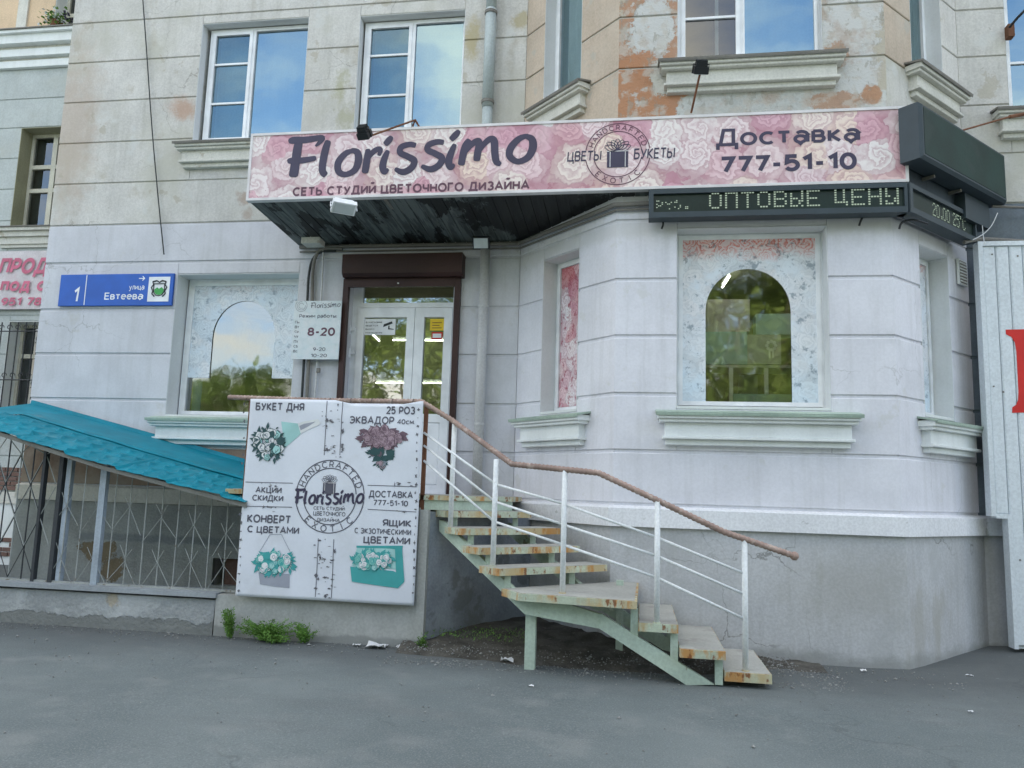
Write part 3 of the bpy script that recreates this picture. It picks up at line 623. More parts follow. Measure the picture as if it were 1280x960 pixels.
# openings: u0,u1,z0,z1
WL = (-6.28, -4.50, 2.46, 4.42)      # low window left of the door
DOOR = (-3.80, -2.36, 1.50, 4.34)
UL = (-6.24, -4.62, 6.34, 8.14)
UM = (-3.86, -2.36, 6.34, 8.10)
BFL = (.42, 1.98, 2.53, 4.50)
BFU = (.42, 1.98, 6.43, 8.30)
BLL = (.50, 1.17, 2.53, 4.43); BLU = (.40, 1.13, 6.46, 8.30)
BRL = (.57, 1.24, 2.53, 4.40); BRU = (.58, 1.33, 6.46, 8.30)
UR = (4.40, 6.0, 6.34, 8.14)
BASEHOLE = (-5.40, -4.90, .28, .62)
hF1 = [WL, DOOR, UL, UM, BASEHOLE]; 
ZM = 5.16
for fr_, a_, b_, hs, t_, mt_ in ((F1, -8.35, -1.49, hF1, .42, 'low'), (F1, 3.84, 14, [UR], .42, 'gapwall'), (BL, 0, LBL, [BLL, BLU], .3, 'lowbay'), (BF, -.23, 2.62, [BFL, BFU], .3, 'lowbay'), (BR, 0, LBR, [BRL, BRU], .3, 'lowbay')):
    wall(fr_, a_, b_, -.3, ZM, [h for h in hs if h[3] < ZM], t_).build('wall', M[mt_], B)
    wall(fr_, a_, b_, ZM+.001, ZT, [h for h in hs if h[2] > ZM], t_).build('wall', M['up'], B)
# side, back and roof close the volume
mb = MB(); mb.box(-8.35, -7.95, .42, 12, -.3, ZT); mb.box(13.6, 14, .42, 12, -.3, ZT); mb.box(-7.95, 13.6, 11.6, 12, -.3, ZT)
mb.build('wall', M['up'], B)
mb = MB(); mb.prism([(-8.6, -.3, ZT), (-1.6, -.3, ZT), (-.4, -1.5, ZT), (2.8, -1.5, ZT), (4.0, -.3, ZT), (14.2, -.3, ZT), (14.2, 12.2, ZT), (-8.6, 12.2, ZT)], (0, 0, .4))
mb.build('roof', M['conduit'], B)

# rusticated plaster blocks
LV_LOW = [1.50, 2.06, 2.67, 3.30, 3.93, 4.60, 5.16]
LV_UP = [5.16, 5.78, 6.40, 7.03, 7.65, 8.28, 8.9, 9.5]
def courses(fr, u0, u1, levels, holes, gap, matf, o=.018, el=0, er=0, marg=.0, skip=None):
    for a, b in zip(levels, levels[1:]):
        z0, z1 = a+gap/2, b-gap/2
        segs = [(u0-el, u1+er)]
        for h in holes:
            if h[3]-.02 > z0 and h[2]+.02 < z1:
                # split only where the opening really cuts the course; raise or lower thin leftovers
                ns = []
                for s in segs:
                    if h[0]-marg > s[0] and h[1]+marg < s[1]: ns += [(s[0], h[0]-marg), (h[1]+marg, s[1])]
                    elif h[0]-marg > s[0] and h[0]-marg < s[1]: ns.append((s[0], h[0]-marg))
                    elif h[1]+marg < s[1] and h[1]+marg > s[0]: ns.append((h[1]+marg, s[1]))
                    elif h[0]-marg <= s[0] and h[1]+marg >= s[1]: pass
                    else: ns.append(s)
                segs = ns
                for (p, q) in ((z0, min(z1, h[2]-.012)), (max(z0, h[3]+.012), z1)):
                    if q-p > .06: MB().cbox(fr, h[0]-marg+.002, h[1]+marg-.002, -.02, o-.002, p, q, .006).build('plaster_block', matf((h[0]+h[1])/2, (p+q)/2), B)
        for s in segs:
            if s[1]-s[0] < .04: continue
            if skip and skip((s[0]+s[1])/2, (z0+z1)/2): continue
            MB().cbox(fr, s[0], s[1], -.01, o, z0, z1, .006, cl=0 if s[0] < u0+.001 and el else None, cr=0 if s[1] > u1-.001 and er else None).build('plaster_block', matf((s[0]+s[1])/2, (z0+z1)/2), B)
e2 = .018*math.tan(PI/8)
lowm = lambda u, z: M['low']; upm = lambda u, z: M['up']; bm = lambda u, z: M['lowbay']
courses(F1, -8.35, -1.49, LV_LOW[1:], [WL, DOOR], .036, lowm, el=.0, er=-e2)
def brownm(u, z): return M['low']
courses(F1, -4.30, -1.49, LV_LOW[:2], [DOOR], .036, lowm, er=-e2)
MB().cbox(F1, -8.35, -4.30, -.01, .018, 1.52, 2.03, .006).build('plaster_block', M['brown'], B)
courses(F1, -8.35, -1.49, LV_UP, [UL, UM], .022, upm, er=-e2)
courses(F1, 3.84, 14, LV_UP, [UR], .022, upm, el=-e2)
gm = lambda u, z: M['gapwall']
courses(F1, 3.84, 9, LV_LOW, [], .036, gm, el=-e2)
courses(BL, 0, LBL, LV_LOW, [BLL], .036, bm, el=-e2, er=e2)
courses(BF, -.23, 2.62, LV_LOW, [BFL], .036, bm, el=e2, er=e2)
courses(BR, 0, LBR, LV_LOW, [BRL], .036, bm, el=e2, er=-e2)
courses(BL, 0, LBL, LV_UP, [BLU], .022, lambda u, z: M['baypale'], el=-e2, er=e2)
courses(BF, -.23, 2.62, LV_UP, [BFU], .022, lambda u, z: M['bayfront'], el=e2, er=e2)
courses(BR, 0, LBR, LV_UP, [BRU], .022, lambda u, z: M['baypale'] if u < .6 else M['up'], el=e2, er=-e2)
# plinth and its band
def run_strip(name, path, o0, o1, z0, z1, mat, slope=0):
    """strip that follows the facade polyline with mitred corners"""
    path = [Vector((x, y, 0)) for x, y in path]; n = len(path); ns = []
    for i in range(n-1):
        d = (path[i+1]-path[i]).normalized(); ns.append(Vector((d.y, -d.x, 0)))
    def off(i, o):
        if i == 0: return path[0]+ns[0]*o
        if i == n-1: return path[-1]+ns[-1]*o
        m = (ns[i-1]+ns[i]).normalized(); return path[i]+m*(o/m.dot(ns[i]))
    mb = MB(); vs = []
    for i in range(n):
        for (o, z) in ((o0, z0), (o1, z0), (o1, z1), (o0, z1+slope)): p = off(i, o); vs.append((p.x, p.y, z))
    fs = [(4*i+k, 4*i+(k+1)%4, 4*i+4+(k+1)%4, 4*i+4+k) for i in range(n-1) for k in range(4)] + [(0,1,2,3), (4*n-4, 4*n-1, 4*n-2, 4*n-3)]
    mb.add(vs, fs); return mb.build(name, mat, B)
PATH = [(-3.0, 0), (-1.49, 0), (-.23, -1.26), (2.62, -1.26), (3.84, 0), (9, 0)]
run_strip('plinth', PATH, -.02, .06, -.3, 1.27, M['plinth'])
run_strip('plinth_band', PATH, -.02, .11, 1.272, 1.46, M['band'], .035)
run_strip('plinth_band', [(-8.35, 0), (-3.0, 0)], -.02, .09, 1.29, 1.48, M['trimbeige'], .03)
mb = MB()
for (a, b, c, d) in ((-8.35, BASEHOLE[0], -.3, 1.285), (BASEHOLE[1], -3.0, -.3, 1.285), (BASEHOLE[0], BASEHOLE[1], -.3, BASEHOLE[2]), (BASEHOLE[0], BASEHOLE[1], BASEHOLE[3], 1.285)):
    mb.fbox(F1, a, b, -.02, .05, c, d)
mb.build('basement_wall', M['base'], B)
MB().fbox(F1, BASEHOLE[0]+.12, BASEHOLE[1], -.1, -.06, BASEHOLE[2], BASEHOLE[3]).build('basement_shutter', M['brickred'], B)
MB().fbox(F1, BASEHOLE[0], BASEHOLE[1], -.3, -.28, BASEHOLE[2], BASEHOLE[3]).build('basement_recess', M['black'], B)

# moulded sills
def sill(fr, u0, u1, z, mat, green=True, dep=.2, h=.33):
    mb = MB()
    for (a, b, o, ins) in ((0, .06, dep, 0), (.06, .095, dep*.84, .02), (.095, .24, dep*.55, .075), (.24, .27, dep*.72, .05), (.27, h, dep*.45, .085)):
        mb.cbox(fr, u0+ins, u1-ins, -.02, o, z-b, z-a, .006)
    s = mb.build('window_sill', mat, B)
    m2 = MB(); c = [fr.w(u, o, zz) for (u, o, zz) in ((u0-.02, dep+.025, z+.006), (u1+.02, dep+.025, z+.006), (u1+.02, -.0, z+.05), (u0-.02, -.0, z+.05))]
    m2.prism(c, (0, 0, -.022)); m2.prism([fr.w(u0-.02, dep+.028, z+.004), fr.w(u1+.02, dep+.028, z+.004), fr.w(u1+.02, dep+.02, z-.03), fr.w(u0-.02, dep+.02, z-.03)], tuple(fr.N*-.004))
    m2.build('sill_flashing', M['green'] if green else M['conduit'], s)
sill(F1, -6.42, -4.36, 2.41, M['trim']); sill(BF, .22, 2.23, 2.46, M['trim']); sill(BL, .16, 1.40, 2.46, M['trim']); sill(BR, .40, 1.62, 2.46, M['trim'])
sill(F1, -6.40, -4.45, 6.27, M['trimbeige'], False); sill(F1, -4.0, -2.2, 6.27, M['trimbeige'], False)
sill(BF, .22, 2.18, 6.38, M['trimbeige'], False); sill(BL, .22, 1.30, 6.42, M['trimbeige'], False); sill(BR, .42, 1.60, 6.42, M['trimbeige'], False)
sill(F1, 4.2, 6.2, 6.27, M['trimbeige'], False)

def window(fr, op, rec, sashes, gmat, fw=.05, fmat=None, parent=None, glassmats=None, name='window', inset=None):
    """plastic window in an opening; sashes: (u0,u1,z0,z1,[muntin heights],[muntin us])"""
    fmat = fmat or M['upvc']; parent = parent or B
    u0, u1, z0, z1 = op; u0 += .0; mb = MB()
    o0, o1 = -rec-.07, -rec
    mb.fbox(fr, u0, u0+fw, o0, o1, z0, z1); mb.fbox(fr, u1-fw, u1, o0, o1, z0, z1)
    mb.fbox(fr, u0+fw, u1-fw, o0, o1, z0, z0+fw); mb.fbox(fr, u0+fw, u1-fw, o0, o1, z1-fw, z1)
    for a, b in zip(sashes, sashes[1:]):
        if b[0] > a[1]+.005 and abs(b[2]-a[2]) < .01: mb.fbox(fr, a[1]-.001, b[0]+.001, o0+.002, o1-.002, z0+fw, z1-fw)
    wo_ = mb.build(name, fmat, parent)
    for i, s in enumerate(sashes):
        a, b, c, d = s[:4]; sw = .045 if s[4] is not None else .012
        m = MB(); q0, q1 = -rec-.055, -rec+.014
        m.fbox(fr, a, a+sw, q0, q1, c, d); m.fbox(fr, b-sw, b, q0, q1, c, d); m.fbox(fr, a+sw, b-sw, q0, q1, c, c+sw); m.fbox(fr, a+sw, b-sw, q0, q1, d-sw, d)
        m.build('sash', fmat, wo_)
        MB().poly([fr.w(a+sw-.004, -rec-.02, c+sw-.004), fr.w(b-sw+.004, -rec-.02, c+sw-.004), fr.w(b-sw+.004, -rec-.02, d-sw+.004), fr.w(a+sw-.004, -rec-.02, d-sw+.004)]).build('pane', (glassmats or [gmat]*9)[i], wo_)
        for zz in (s[4] or []): MB().fbox(fr, a+sw, b-sw, -rec-.03, -rec+.004, zz-.014, zz+.014).build('muntin', fmat, wo_)
        for uu in (s[5] if len(s) > 5 else []): MB().fbox(fr, uu-.03, uu+.03, -rec-.03, -rec+.006, c+sw, d-sw).build('muntin', fmat, wo_)
    return wo_
def cw(op, split, muns, fw=.05):
    u0, u1, z0, z1 = op
    return [(u0+fw, split-.02, z0+fw, z1-fw, muns), (split+.02, u1-.02, z0+fw, z1-fw, None)]
def reveals(fr, op, rec, mat=None):
    """smooth painted jambs and head of an opening"""
    u0, u1, z0, z1 = op; m = MB(); e = .004
    m.fbox(fr, u0-.001, u0+e, -rec, .017, z0, z1); m.fbox(fr, u1-e, u1+.001, -rec, .017, z0, z1); m.fbox(fr, u0+e, u1-e, -rec, .017, z1-e, z1+.001); m.fbox(fr, u0+e, u1-e, -rec, .02, z0-.01, z0+.02)
    m.build('window_reveal', mat or M['reveal'], B)
for fr, op, rec in ((F1, WL, .25), (BF, BFL, .2), (BL, BLL, .2), (BR, BRL, .2), (F1, UL, .12), (F1, UM, .12), (BF, BFU, .12), (BL, BLU, .16), (BR, BRU, .16), (F1, UR, .12)): reveals(fr, op, rec)
wUL = window(F1, (UL[0]+.06, UL[1], UL[2]+.02, UL[3]-.02), .12, cw((UL[0]+.06, UL[1], UL[2]+.02, UL[3]-.02), -5.50, [6.98, 7.58]), M['glassup'], glassmats=[M['glassupl'], M['glassup']])
wUM = window(F1, (UM[0]+.03, UM[1], UM[2]+.02, UM[3]-.02), .12, cw((UM[0]+.03, UM[1], UM[2]+.02, UM[3]-.02), -3.12, [6.98, 7.58]), M['glassup'], glassmats=[M['glassupl'], M['glassup']])
wBU = window(BF, BFU, .12, cw(BFU, 1.14, [7.05, 7.7]), M['glassup'], glassmats=[M['glassdark'], M['glassup']])
window(BL, BLU, .16, [(BLU[0]+.05, BLU[1]-.05, BLU[2]+.05, BLU[3]-.05, [])], M['glassup'])
window(BR, BRU, .16, [(BRU[0]+.05, BRU[1]-.05, BRU[2]+.05, BRU[3]-.05, [])], M['glassup'])
window(F1, UR, .12, cw(UR, 5.0, [7.0]), M['glassup'])
# shop windows with printed film
def film(fr, op, o, arch, mat, parent, bottom=None, name='printed_film', cut=None):
    """film with an arched opening; arch = (u0,u1,zspring); bottom of legs"""
    u0, u1, z0, z1 = op; a0, a1, zs = arch; r = (a1-a0)/2; cx = (a0+a1)/2; bz = bottom if bottom is not None else z0; n = 20
    m = MB(); rise = r*1.0 if cut is None else cut
    m.poly([fr.w(u0, o, bz), fr.w(a0, o, bz), fr.w(a0, o, zs), fr.w(u0, o, zs)]); m.poly([fr.w(a1, o, bz), fr.w(u1, o, bz), fr.w(u1, o, zs), fr.w(a1, o, zs)])
    pa = [(cx-r*math.cos(PI*i/n), zs+rise*math.sin(PI*i/n)) for i in range(n+1)]
    m.poly([fr.w(u0, o, zs), fr.w(a0, o, zs), fr.w(a0, o, z1), fr.w(u0, o, z1)]) ; m.poly([fr.w(a1, o, zs), fr.w(u1, o, zs), fr.w(u1, o, z1), fr.w(a1, o, z1)])
    for p, q in zip(pa, pa[1:]): m.poly([fr.w(p[0], o, p[1]), fr.w(q[0], o, q[1]), fr.w(q[0], o, z1), fr.w(p[0], o, z1)])
    return m.build(name, mat, parent)
ob = (BFL[0], BFL[1], BFL[2], BFL[3])
wBF = window(BF, ob, .2, [(ob[0]+.03, ob[1]-.03, ob[2]+.05, ob[3]-.02, [])], M['glassshop'], fw=.035)
a0 = BF.hit(882, 420, -.2)[0]; a1 = BF.hit(989, 420, -.2)[0]; zt = BF.hit(938, 336, -.2)[1]; zsp = zt-(a1-a0)/2*1.05
film(BF, (ob[0]+.075, ob[1]-.075, ob[2]+.095, ob[3]-.065), -.205, (a0, a1, zsp), M['film'], wBF, cut=(a1-a0)/2*1.05)
ol = (WL[0]+.14, WL[1]+.1, WL[2]+.01, WL[3]-.06)
wWL = window(F1, (WL[0]+.02, WL[1], WL[2], WL[3]), .25, [(WL[0]+.07, WL[1]-.05, WL[2]+.05, WL[3]-.05, [])], M['glassleft'], fw=.05)
la0 = F1.hit(263, 450, -.25)[0]; la1 = F1.hit(341, 450, -.25)[0]; lz = F1.hit(308, 376, -.25)[1]; lb = F1.hit(250, 472, -.25)[1]
film(F1, (WL[0]+.115, WL[1]-.095, WL[2]+.09, WL[3]-.095), -.255, (la0, la1, lz-(la1-la0)/2*1.1), M['filmleft'], wWL, bottom=lb, cut=(la1-la0)/2*1.1)
wBL = window(BL, BLL, .2, [(BLL[0]+.035, BLL[1]-.03, BLL[2]+.04, BLL[3]-.03, [])], M['glassdark'], fw=.04)
MB().poly([BL.w(u, -.205, z) for u, z in ((BLL[0]+.085, BLL[2]+.09), (BLL[1]-.08, BLL[2]+.09), (BLL[1]-.08, BLL[3]-.08), (BLL[0]+.085, BLL[3]-.08))]).build('printed_film', M['rosered'], wBL)
wBR = window(BR, BRL, .2, [(BRL[0]+.035, BRL[1]-.03, BRL[2]+.04, BRL[3]-.03, [])], M['glassdark'], fw=.04)
MB().poly([BR.w(u, -.205, z) for u, z in ((BRL[0]+.085, BRL[2]+.09), (BRL[1]-.08, BRL[2]+.09), (BRL[1]-.08, BRL[3]-.08), (BRL[0]+.085, BRL[3]-.08))]).build('printed_film', M['film'], wBR)

# rooms behind the glass
def room(x0, x1, y0, y1, z0, z1, mat, name):
    m = MB(); t = .05
    m.box(x0, x1, y1, y1+t, z0, z1); m.box(x0, x1, y0, y1, z0-t, z0); m.box(x0, x1, y0, y1, z1, z1+t); m.box(x0-t, x0, y0, y1, z0, z1); m.box(x1, x1+t, y0, y1, z0, z1)
    m.build(name, mat, B)
room(-7.6, 6.0, .45, 4.6, 1.47, 4.75, M['room'], 'shop_interior')
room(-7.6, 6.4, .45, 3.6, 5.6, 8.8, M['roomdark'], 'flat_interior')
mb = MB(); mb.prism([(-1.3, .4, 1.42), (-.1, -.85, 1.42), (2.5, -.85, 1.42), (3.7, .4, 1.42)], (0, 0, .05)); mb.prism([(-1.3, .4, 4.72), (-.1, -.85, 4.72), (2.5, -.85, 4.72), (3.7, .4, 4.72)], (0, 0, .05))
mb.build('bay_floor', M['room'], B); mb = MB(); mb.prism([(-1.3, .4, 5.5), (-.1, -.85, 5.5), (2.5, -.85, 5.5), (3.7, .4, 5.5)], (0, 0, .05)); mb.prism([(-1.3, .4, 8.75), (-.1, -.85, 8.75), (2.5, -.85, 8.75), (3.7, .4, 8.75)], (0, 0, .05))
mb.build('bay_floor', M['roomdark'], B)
MB().fbox(BF, .86, .90, -.30, -.26, BFU[2], BFU[3]).build('inner_frame', M['upvc'], B)
# blinds upstairs
for (fr, op) in ((F1, UL), (F1, UM)):
    MB().fbox(fr, op[0]+.1, op[1], -.36, -.34, op[2], op[3]).build('window_blind', M['blue_curtain'], B)
MB().fbox(BF, 1.17, 1.98, -.27, -.255, BFU[2], BFU[3]).build('window_blind', M['blue_curtain'], B)
MB().fbox(BL, BLU[0], BLU[1], -.29, -.275, BLU[2], BLU[3]).build('window_blind', M['blue_curtain'], B)
MB().fbox(F1, -6.15, -6.02, -.40, -.385, 2.5, 3.0).build('window_blind', M['blue_curtain'], B)

# door
Dr = Frame(0, .19, 1, 0)
dh = lambda x, y: Dr.hit(x, y)
mb = MB()
mb.fbox(Dr, -3.80, -3.72, -.07, 0, 1.50, 4.34); mb.fbox(Dr, -2.41, -2.36, -.07, 0, 1.50, 4.34); mb.fbox(Dr, -3.72, -2.41, -.07, 0, 3.985, 4.05); mb.fbox(Dr, -3.72, -2.41, -.07, 0, 4.28, 4.34); mb.fbox(Dr, -3.80, -2.36, -.08, .02, 1.46, 1.50)
mb.fbox(Dr, -3.79, -3.66, -.065, -.001, 4.05, 4.28)
door = mb.build('door', M['upvc'], B)
MB().poly([Dr.w(u, -.03, z) for u, z in ((-3.66, 4.05), (-2.41, 4.05), (-2.41, 4.28), (-3.66, 4.28))]).build('transom_pane', M['glassdoor'], door)
def leaf(a, b, ga, gb, gz0, gz1):
    z0, z1 = 1.515, 3.975; m = MB(); o0, o1 = -.06, .018
    m.fbox(Dr, a, ga, o0, o1, z0, z1); m.fbox(Dr, gb, b, o0, o1, z0, z1); m.fbox(Dr, ga, gb, o0, o1, gz1, z1); m.fbox(Dr, ga, gb, o0, o1, z0, z0+.13); m.fbox(Dr, ga, gb, o0, o1, gz0-.11, gz0)
    m.build('door_leaf', M['upvc'], door)
    MB().cbox(Dr, ga+.002, gb-.002, -.05, .008, z0+.132, gz0-.112, .012).build('door_panel', M['upvc'], door)
    MB().poly([Dr.w(u, -.02, z) for u, z in ((ga, gz0), (gb, gz0), (gb, gz1), (ga, gz1))]).build('door_pane', M['glassdoor'], door)
leaf(-3.715, -2.925, -3.62, -3.03, 2.56, 3.85); leaf(-2.918, -2.412, -2.79, -2.52, 2.56, 3.85)
for (px, py) in ((440, 412), (440, 441)):
    u, z = dh(px, py); m = MB(); m.fbox(Dr, u-.035, u+.045, .0, .05, z-.02, z+.02); m.tube([Dr.w(u-.02, .045, z-.07), Dr.w(u-.02, .045, z+.05)], .018, 8); m.build('door_hinge', M['upvc'], door)
m = MB(); m.tube([Dr.w(-2.90, .02, 2.75), Dr.w(-2.90, .07, 2.75), Dr.w(-2.90, .07, 2.62), Dr.w(-2.90, .07, 2.45)], .012, 8); m.build('door_handle', M['upvc'], door)
# roller shutter
sh = thing('roller_shutter', (-3.08, -.03, 1.5), 'dark brown rolled-up roller shutter framing the white shop door', 'roller shutter')
mb = MB(); pr = [(0, 4.335), (.2, 4.335), (.255, 4.375), (.27, 4.45), (.27, 4.63), (0, 4.63)]
mb.prism([F1.w(-3.83, o*.78, z-.02) for o, z in pr], (1.61, 0, 0)); mb.build('shutter_box', M['shutter'], sh)
MB().fbox(F1, -3.77, -2.335, .05, .09, 4.20, 4.313).build('shutter_curtain_end', M['shutter'], sh)
for a in (-3.845, -2.335): MB().fbox(F1, a, a+.075, .02, .085, 1.5, 4.313).build('guide_rail', M['shutter'], sh)
MB().fbox(F1, -3.1, -3.08, .09, .10, 4.235, 4.25).build('lock', M['signframe'], sh)
# stickers on the door
st = thing('warning_sign', (-3.4, .16, 3.6), 'white video surveillance notice on the left leaf of the shop door', 'notice')
a = dh(454.5, 418.5); b = dh(494.5, 398.5)
MB().fbox(Dr, a[0], b[0], -.012, -.008, a[1], b[1]).build('notice_sheet', M['white'], st)
mb = MB(); 
for i, s_ in enumerate(('В МАГАЗИНЕ', 'ВЕДЕТСЯ', 'ВИДЕО', 'НАБЛЮДЕНИЕ')):
    w1 = [.24, .18, .13, .25][i]; zz = b[1]-.035-i*.048; text(mb, Dr, -.006, s_, a[0]+.02, a[0]+.02+w1*.95, zz-.022, zz, .01)
mb.build('lettering', M['inkblack'], st, kind='stuff')
mb = MB(); cu, cz = dh(485, 407); mb.poly([Dr.w(cu+x, -.005, cz+y) for x, y in ((-.07, -.02), (.06, .03), (.05, .06), (-.06, .02))]); mb.poly([Dr.w(cu+x, -.0045, cz+y) for x, y in ((.0, -.05), (.08, -.055), (.08, -.045), (.02, -.035), (.02, .0), (.005, .0))])
mb.build('camera_symbol', M['inkblack'], st)
st = thing('yellow_sticker', (-2.6, .16, 3.7), 'yellow sticker at the top of the narrow right door leaf', 'sticker')
a = dh(537, 413); b = dh(556, 398.5); MB().fbox(Dr, a[0], b[0]-.005, -.012, -.008, a[1], b[1]).build('sticker_sheet', M['yellow'], st)
mb = MB()
for i in range(3): mb.fbox(Dr, a[0]+.03, b[0]-.04-.03*(i % 2), -.0078, -.0068, a[1]+.03+i*.035, a[1]+.04+i*.035)
mb.build('print_lines', M['rust'], st, kind='stuff')
st = thing('red_sticker', (-2.6, .16, 3.55), 'small red and white sticker below the yellow sticker on door', 'sticker')
a = dh(539, 424); b = dh(553, 415); MB().fbox(Dr, a[0], b[0], -.012, -.008, a[1], b[1]).build('sticker_sheet', M['red'], st)
MB().fbox(Dr, a[0]+.015, b[0]-.015, -.0078, -.0068, a[1]+.02, b[1]-.02).build('sticker_center', M['white'], st)
# fluorescent tubes in the shop
def tubelight(p0, p1, d0, d1, label):
    A_, B_ = at(*p0, d0), at(*p1, d1)
    t_ = thing('tube_light', (A_+B_)/2, label, 'lamp', 'lit tubes inside the shop')
    m = MB(); m.tube([A_, B_], .013, 8); m.build('tube', M['tube'], t_)
    m = MB(); q = Vector((0, 0, .06)); m.tube([A_+q, B_+q], .03, 6); m.build('fitting', M['upvc'], t_)
tubelight((470, 478.5), (562, 478.5), 13.2, 13.2, 'long lit white tube seen low through both shop door leaves')
tubelight((491, 425), (556, 425.5), 13.6, 13.6, 'thin lit tube running level at mid height of the door glass')
tubelight((464, 416), (474, 426), 11.6, 11.2, 'short slanting lit tube under the notice in left door leaf')
tubelight((903, 359), (912, 345), 11.4, 10.9, 'slanting lit tube at the top of the arched bay window')
for i_, (xa, xb, yy, lab) in enumerate(((-.1, 1.1, -.5, 'added unseen left ceiling tube brightening the boxes in the arched bay window'), (1.3, 2.4, -.5, 'added unseen right ceiling tube brightening the boxes in the arched bay window'), (-5.6, -4.3, .8, 'added ceiling tube brightening the room behind the window left of the door'))):  # extra ceiling tubes, added to brighten the boxes and the room
    t_ = thing('tube_light', ((xa+xb)/2, yy, 4.6), lab, 'lamp', 'lit tubes inside the shop')
    m = MB(); m.tube([(xa, yy, 4.6), (xb, yy, 4.6)], .025, 8); m.build('tube', M['tube'], t_); MB().box(xa, xb, yy-.04, yy+.04, 4.64, 4.70).build('fitting', M['upvc'], t_)
# goods in the bay window
def crate(px0, py0, px1, py1, d, mat, label, dep=.25):
    a_ = at(px0, py1, d); b_ = at(px1, py0, d)
    o_ = MB().box(a_.x, b_.x, a_.y, a_.y+dep, a_.z, b_.z).build('gift_box', mat); tag(o_, label, 'box', 'boxes behind the bay window'); return o_
tb = thing('display_table', at(940, 505, 9.6), 'pale display table carrying boxes behind the arched bay window', 'table')
a_ = at(884, 456, 9.45); b_ = at(1000, 453, 9.45); MB().box(a_.x-.3, b_.x+.4, a_.y, a_.y+.5, a_.z-.03, a_.z).build('table_top', M['boxgrey'], tb)
for px in (914, 958):
    q = at(px, 470, 9.46); MB().box(q.x-.022, q.x+.022, q.y, q.y+.05, 1.47, a_.z-.03).build('leg', M['upvc'], tb)
crate(884, 374, 937, 414.5, 9.6, M['boxpink'], 'greyish pink box topmost of the left pile behind bay window')
crate(880, 414.6, 934, 455, 9.55, M['boxteal'], 'pale aqua box under the greyish pink box behind bay window')
crate(945, 392, 992, 418, 9.6, M['boxteal'], 'small aqua box on top of the right pile in bay window')
k_ = crate(934.5, 418.3, 976, 455, 9.55, M['boxgrey'], 'grey box with a white rosette print behind the bay window')
mb = MB(); c_ = at(964, 432, 9.54); 
for i in range(8): disc(mb, F1, -c_.y+.001+i*.0002, c_.x+.05*math.cos(i*PI/4), c_.z+.05*math.sin(i*PI/4), .02, .02, 8)
mb.box(c_.x-.03, c_.x-.01, c_.y-.002, c_.y-.001, c_.z-.15, c_.z-.04); mb.box(c_.x+.01, c_.x+.03, c_.y-.002, c_.y-.001, c_.z-.15, c_.z-.04)
mb.build('rosette_print', M['white'], k_)
crate(924, 469, 947, 492, 9.9, M['boxgrey'], 'small grey box under the display table in the bay window', .15)
crate(917, 493, 1000, 503, 9.4, M['boxteal'], 'long low aqua tray lying at the foot of bay window', .2)

# ------------------------------------------------------------------ wing, set back on the left
Wg = thing('apartment_wing', (-12, 3.24, 0), 'grey rusticated wing set back left of the main front', 'building')
Bmain = B
def wat(px, py): return F0.hit(px, py)
u = wat(28, 160)[0]
WW = (-11.98, -10.9, 6.33, 8.36); WLW = (-11.74, -10.6, 2.85, 4.49); WUP = (-11.55, -10.2, 10.33, 12.2)
wall(F0, -26, -8.36, -.3, ZT, [WW, WLW, WUP]).build('wall', M['wing'], Wg)
MB().box(-26, -8.4, 4.2, 14, -.3, ZT).build('wing_core', M['conduit'], Wg)
B = Wg
wl = [1.30, 1.95, 2.6, 3.22, 3.85, 4.6, 5.23, 5.85, 6.47, 7.11, 7.74, 8.37, 8.97, 9.60]
courses(F0, -20, -8.37, wl, [WW, WLW], .022, lambda u, z: M['wing'])
MB().fbox(F0, -20, WUP[0], 0, .03, 10.33, 12.5).build('upper_storey', M['beige'], Wg); MB().fbox(F0, WUP[1], -8.37, 0, .03, 10.33, 12.5).build('upper_storey', M['beige'], Wg)
for x in (-12.35,): MB().fbox(F0, x, x+.22, .03, .07, 10.33, 12.5).build('pilaster', M['trimbeige'], Wg)
for i, (z0, z1, o) in enumerate(((9.60, 9.74, .1), (9.742, 9.80, .05), (9.802, 9.95, .16), (9.952, 10.02, .12), (10.022, 10.2, .26), (10.202, 10.26, .33))):
    MB().fbox(F0, -20, -8.37, -.01, o, z0, z1).build('cornice', M['trim'] if i not in (1, 3) else M['trimbeige'], Wg)
MB().fbox(F0, -20, -8.37, -.01, .36, 10.262, 10.285).build('cornice_flashing', M['conduit'], Wg)
MB().fbox(F0, -20, -8.37, 0, .08, 1.09, 1.30).build('plinth_band', M['trimbeige'], Wg)
MB().fbox(F0, -20, -8.37, 0, .05, -.3, 1.088).build('plinth', M['trim'], Wg)
random.seed(5)
for r_ in range(9):
    for c_ in range(10):
        if (r_ in (3, 4) and False): continue
        u0 = -11.95+c_*.26+(r_ % 2)*.13; z0 = .15+r_*.085 if r_ < 4 else 1.33+(r_-4)*.085
        if r_ >= 4 or random.random() < .8: MB().cbox(F0, u0, u0+.245, 0.03 if r_ >= 4 else .05, .045+.01*random.random() if r_ >= 4 else .065+.01*random.random(), z0, z0+.072, .004).build('brick', M['brickred'], Wg)
for op in (WW, WLW, WUP):
    m = MB(); m.fbox(F0, op[0]-.001, op[0]+.01, -.3, .02, op[2], op[3]); m.fbox(F0, op[0]+.01, op[1], -.3, .02, op[3]-.01, op[3]+.001); m.build('window_reveal', surf('olive_reveal', (.34, .33, .22), streak=.2) if op is WW else M['trim'], Wg)
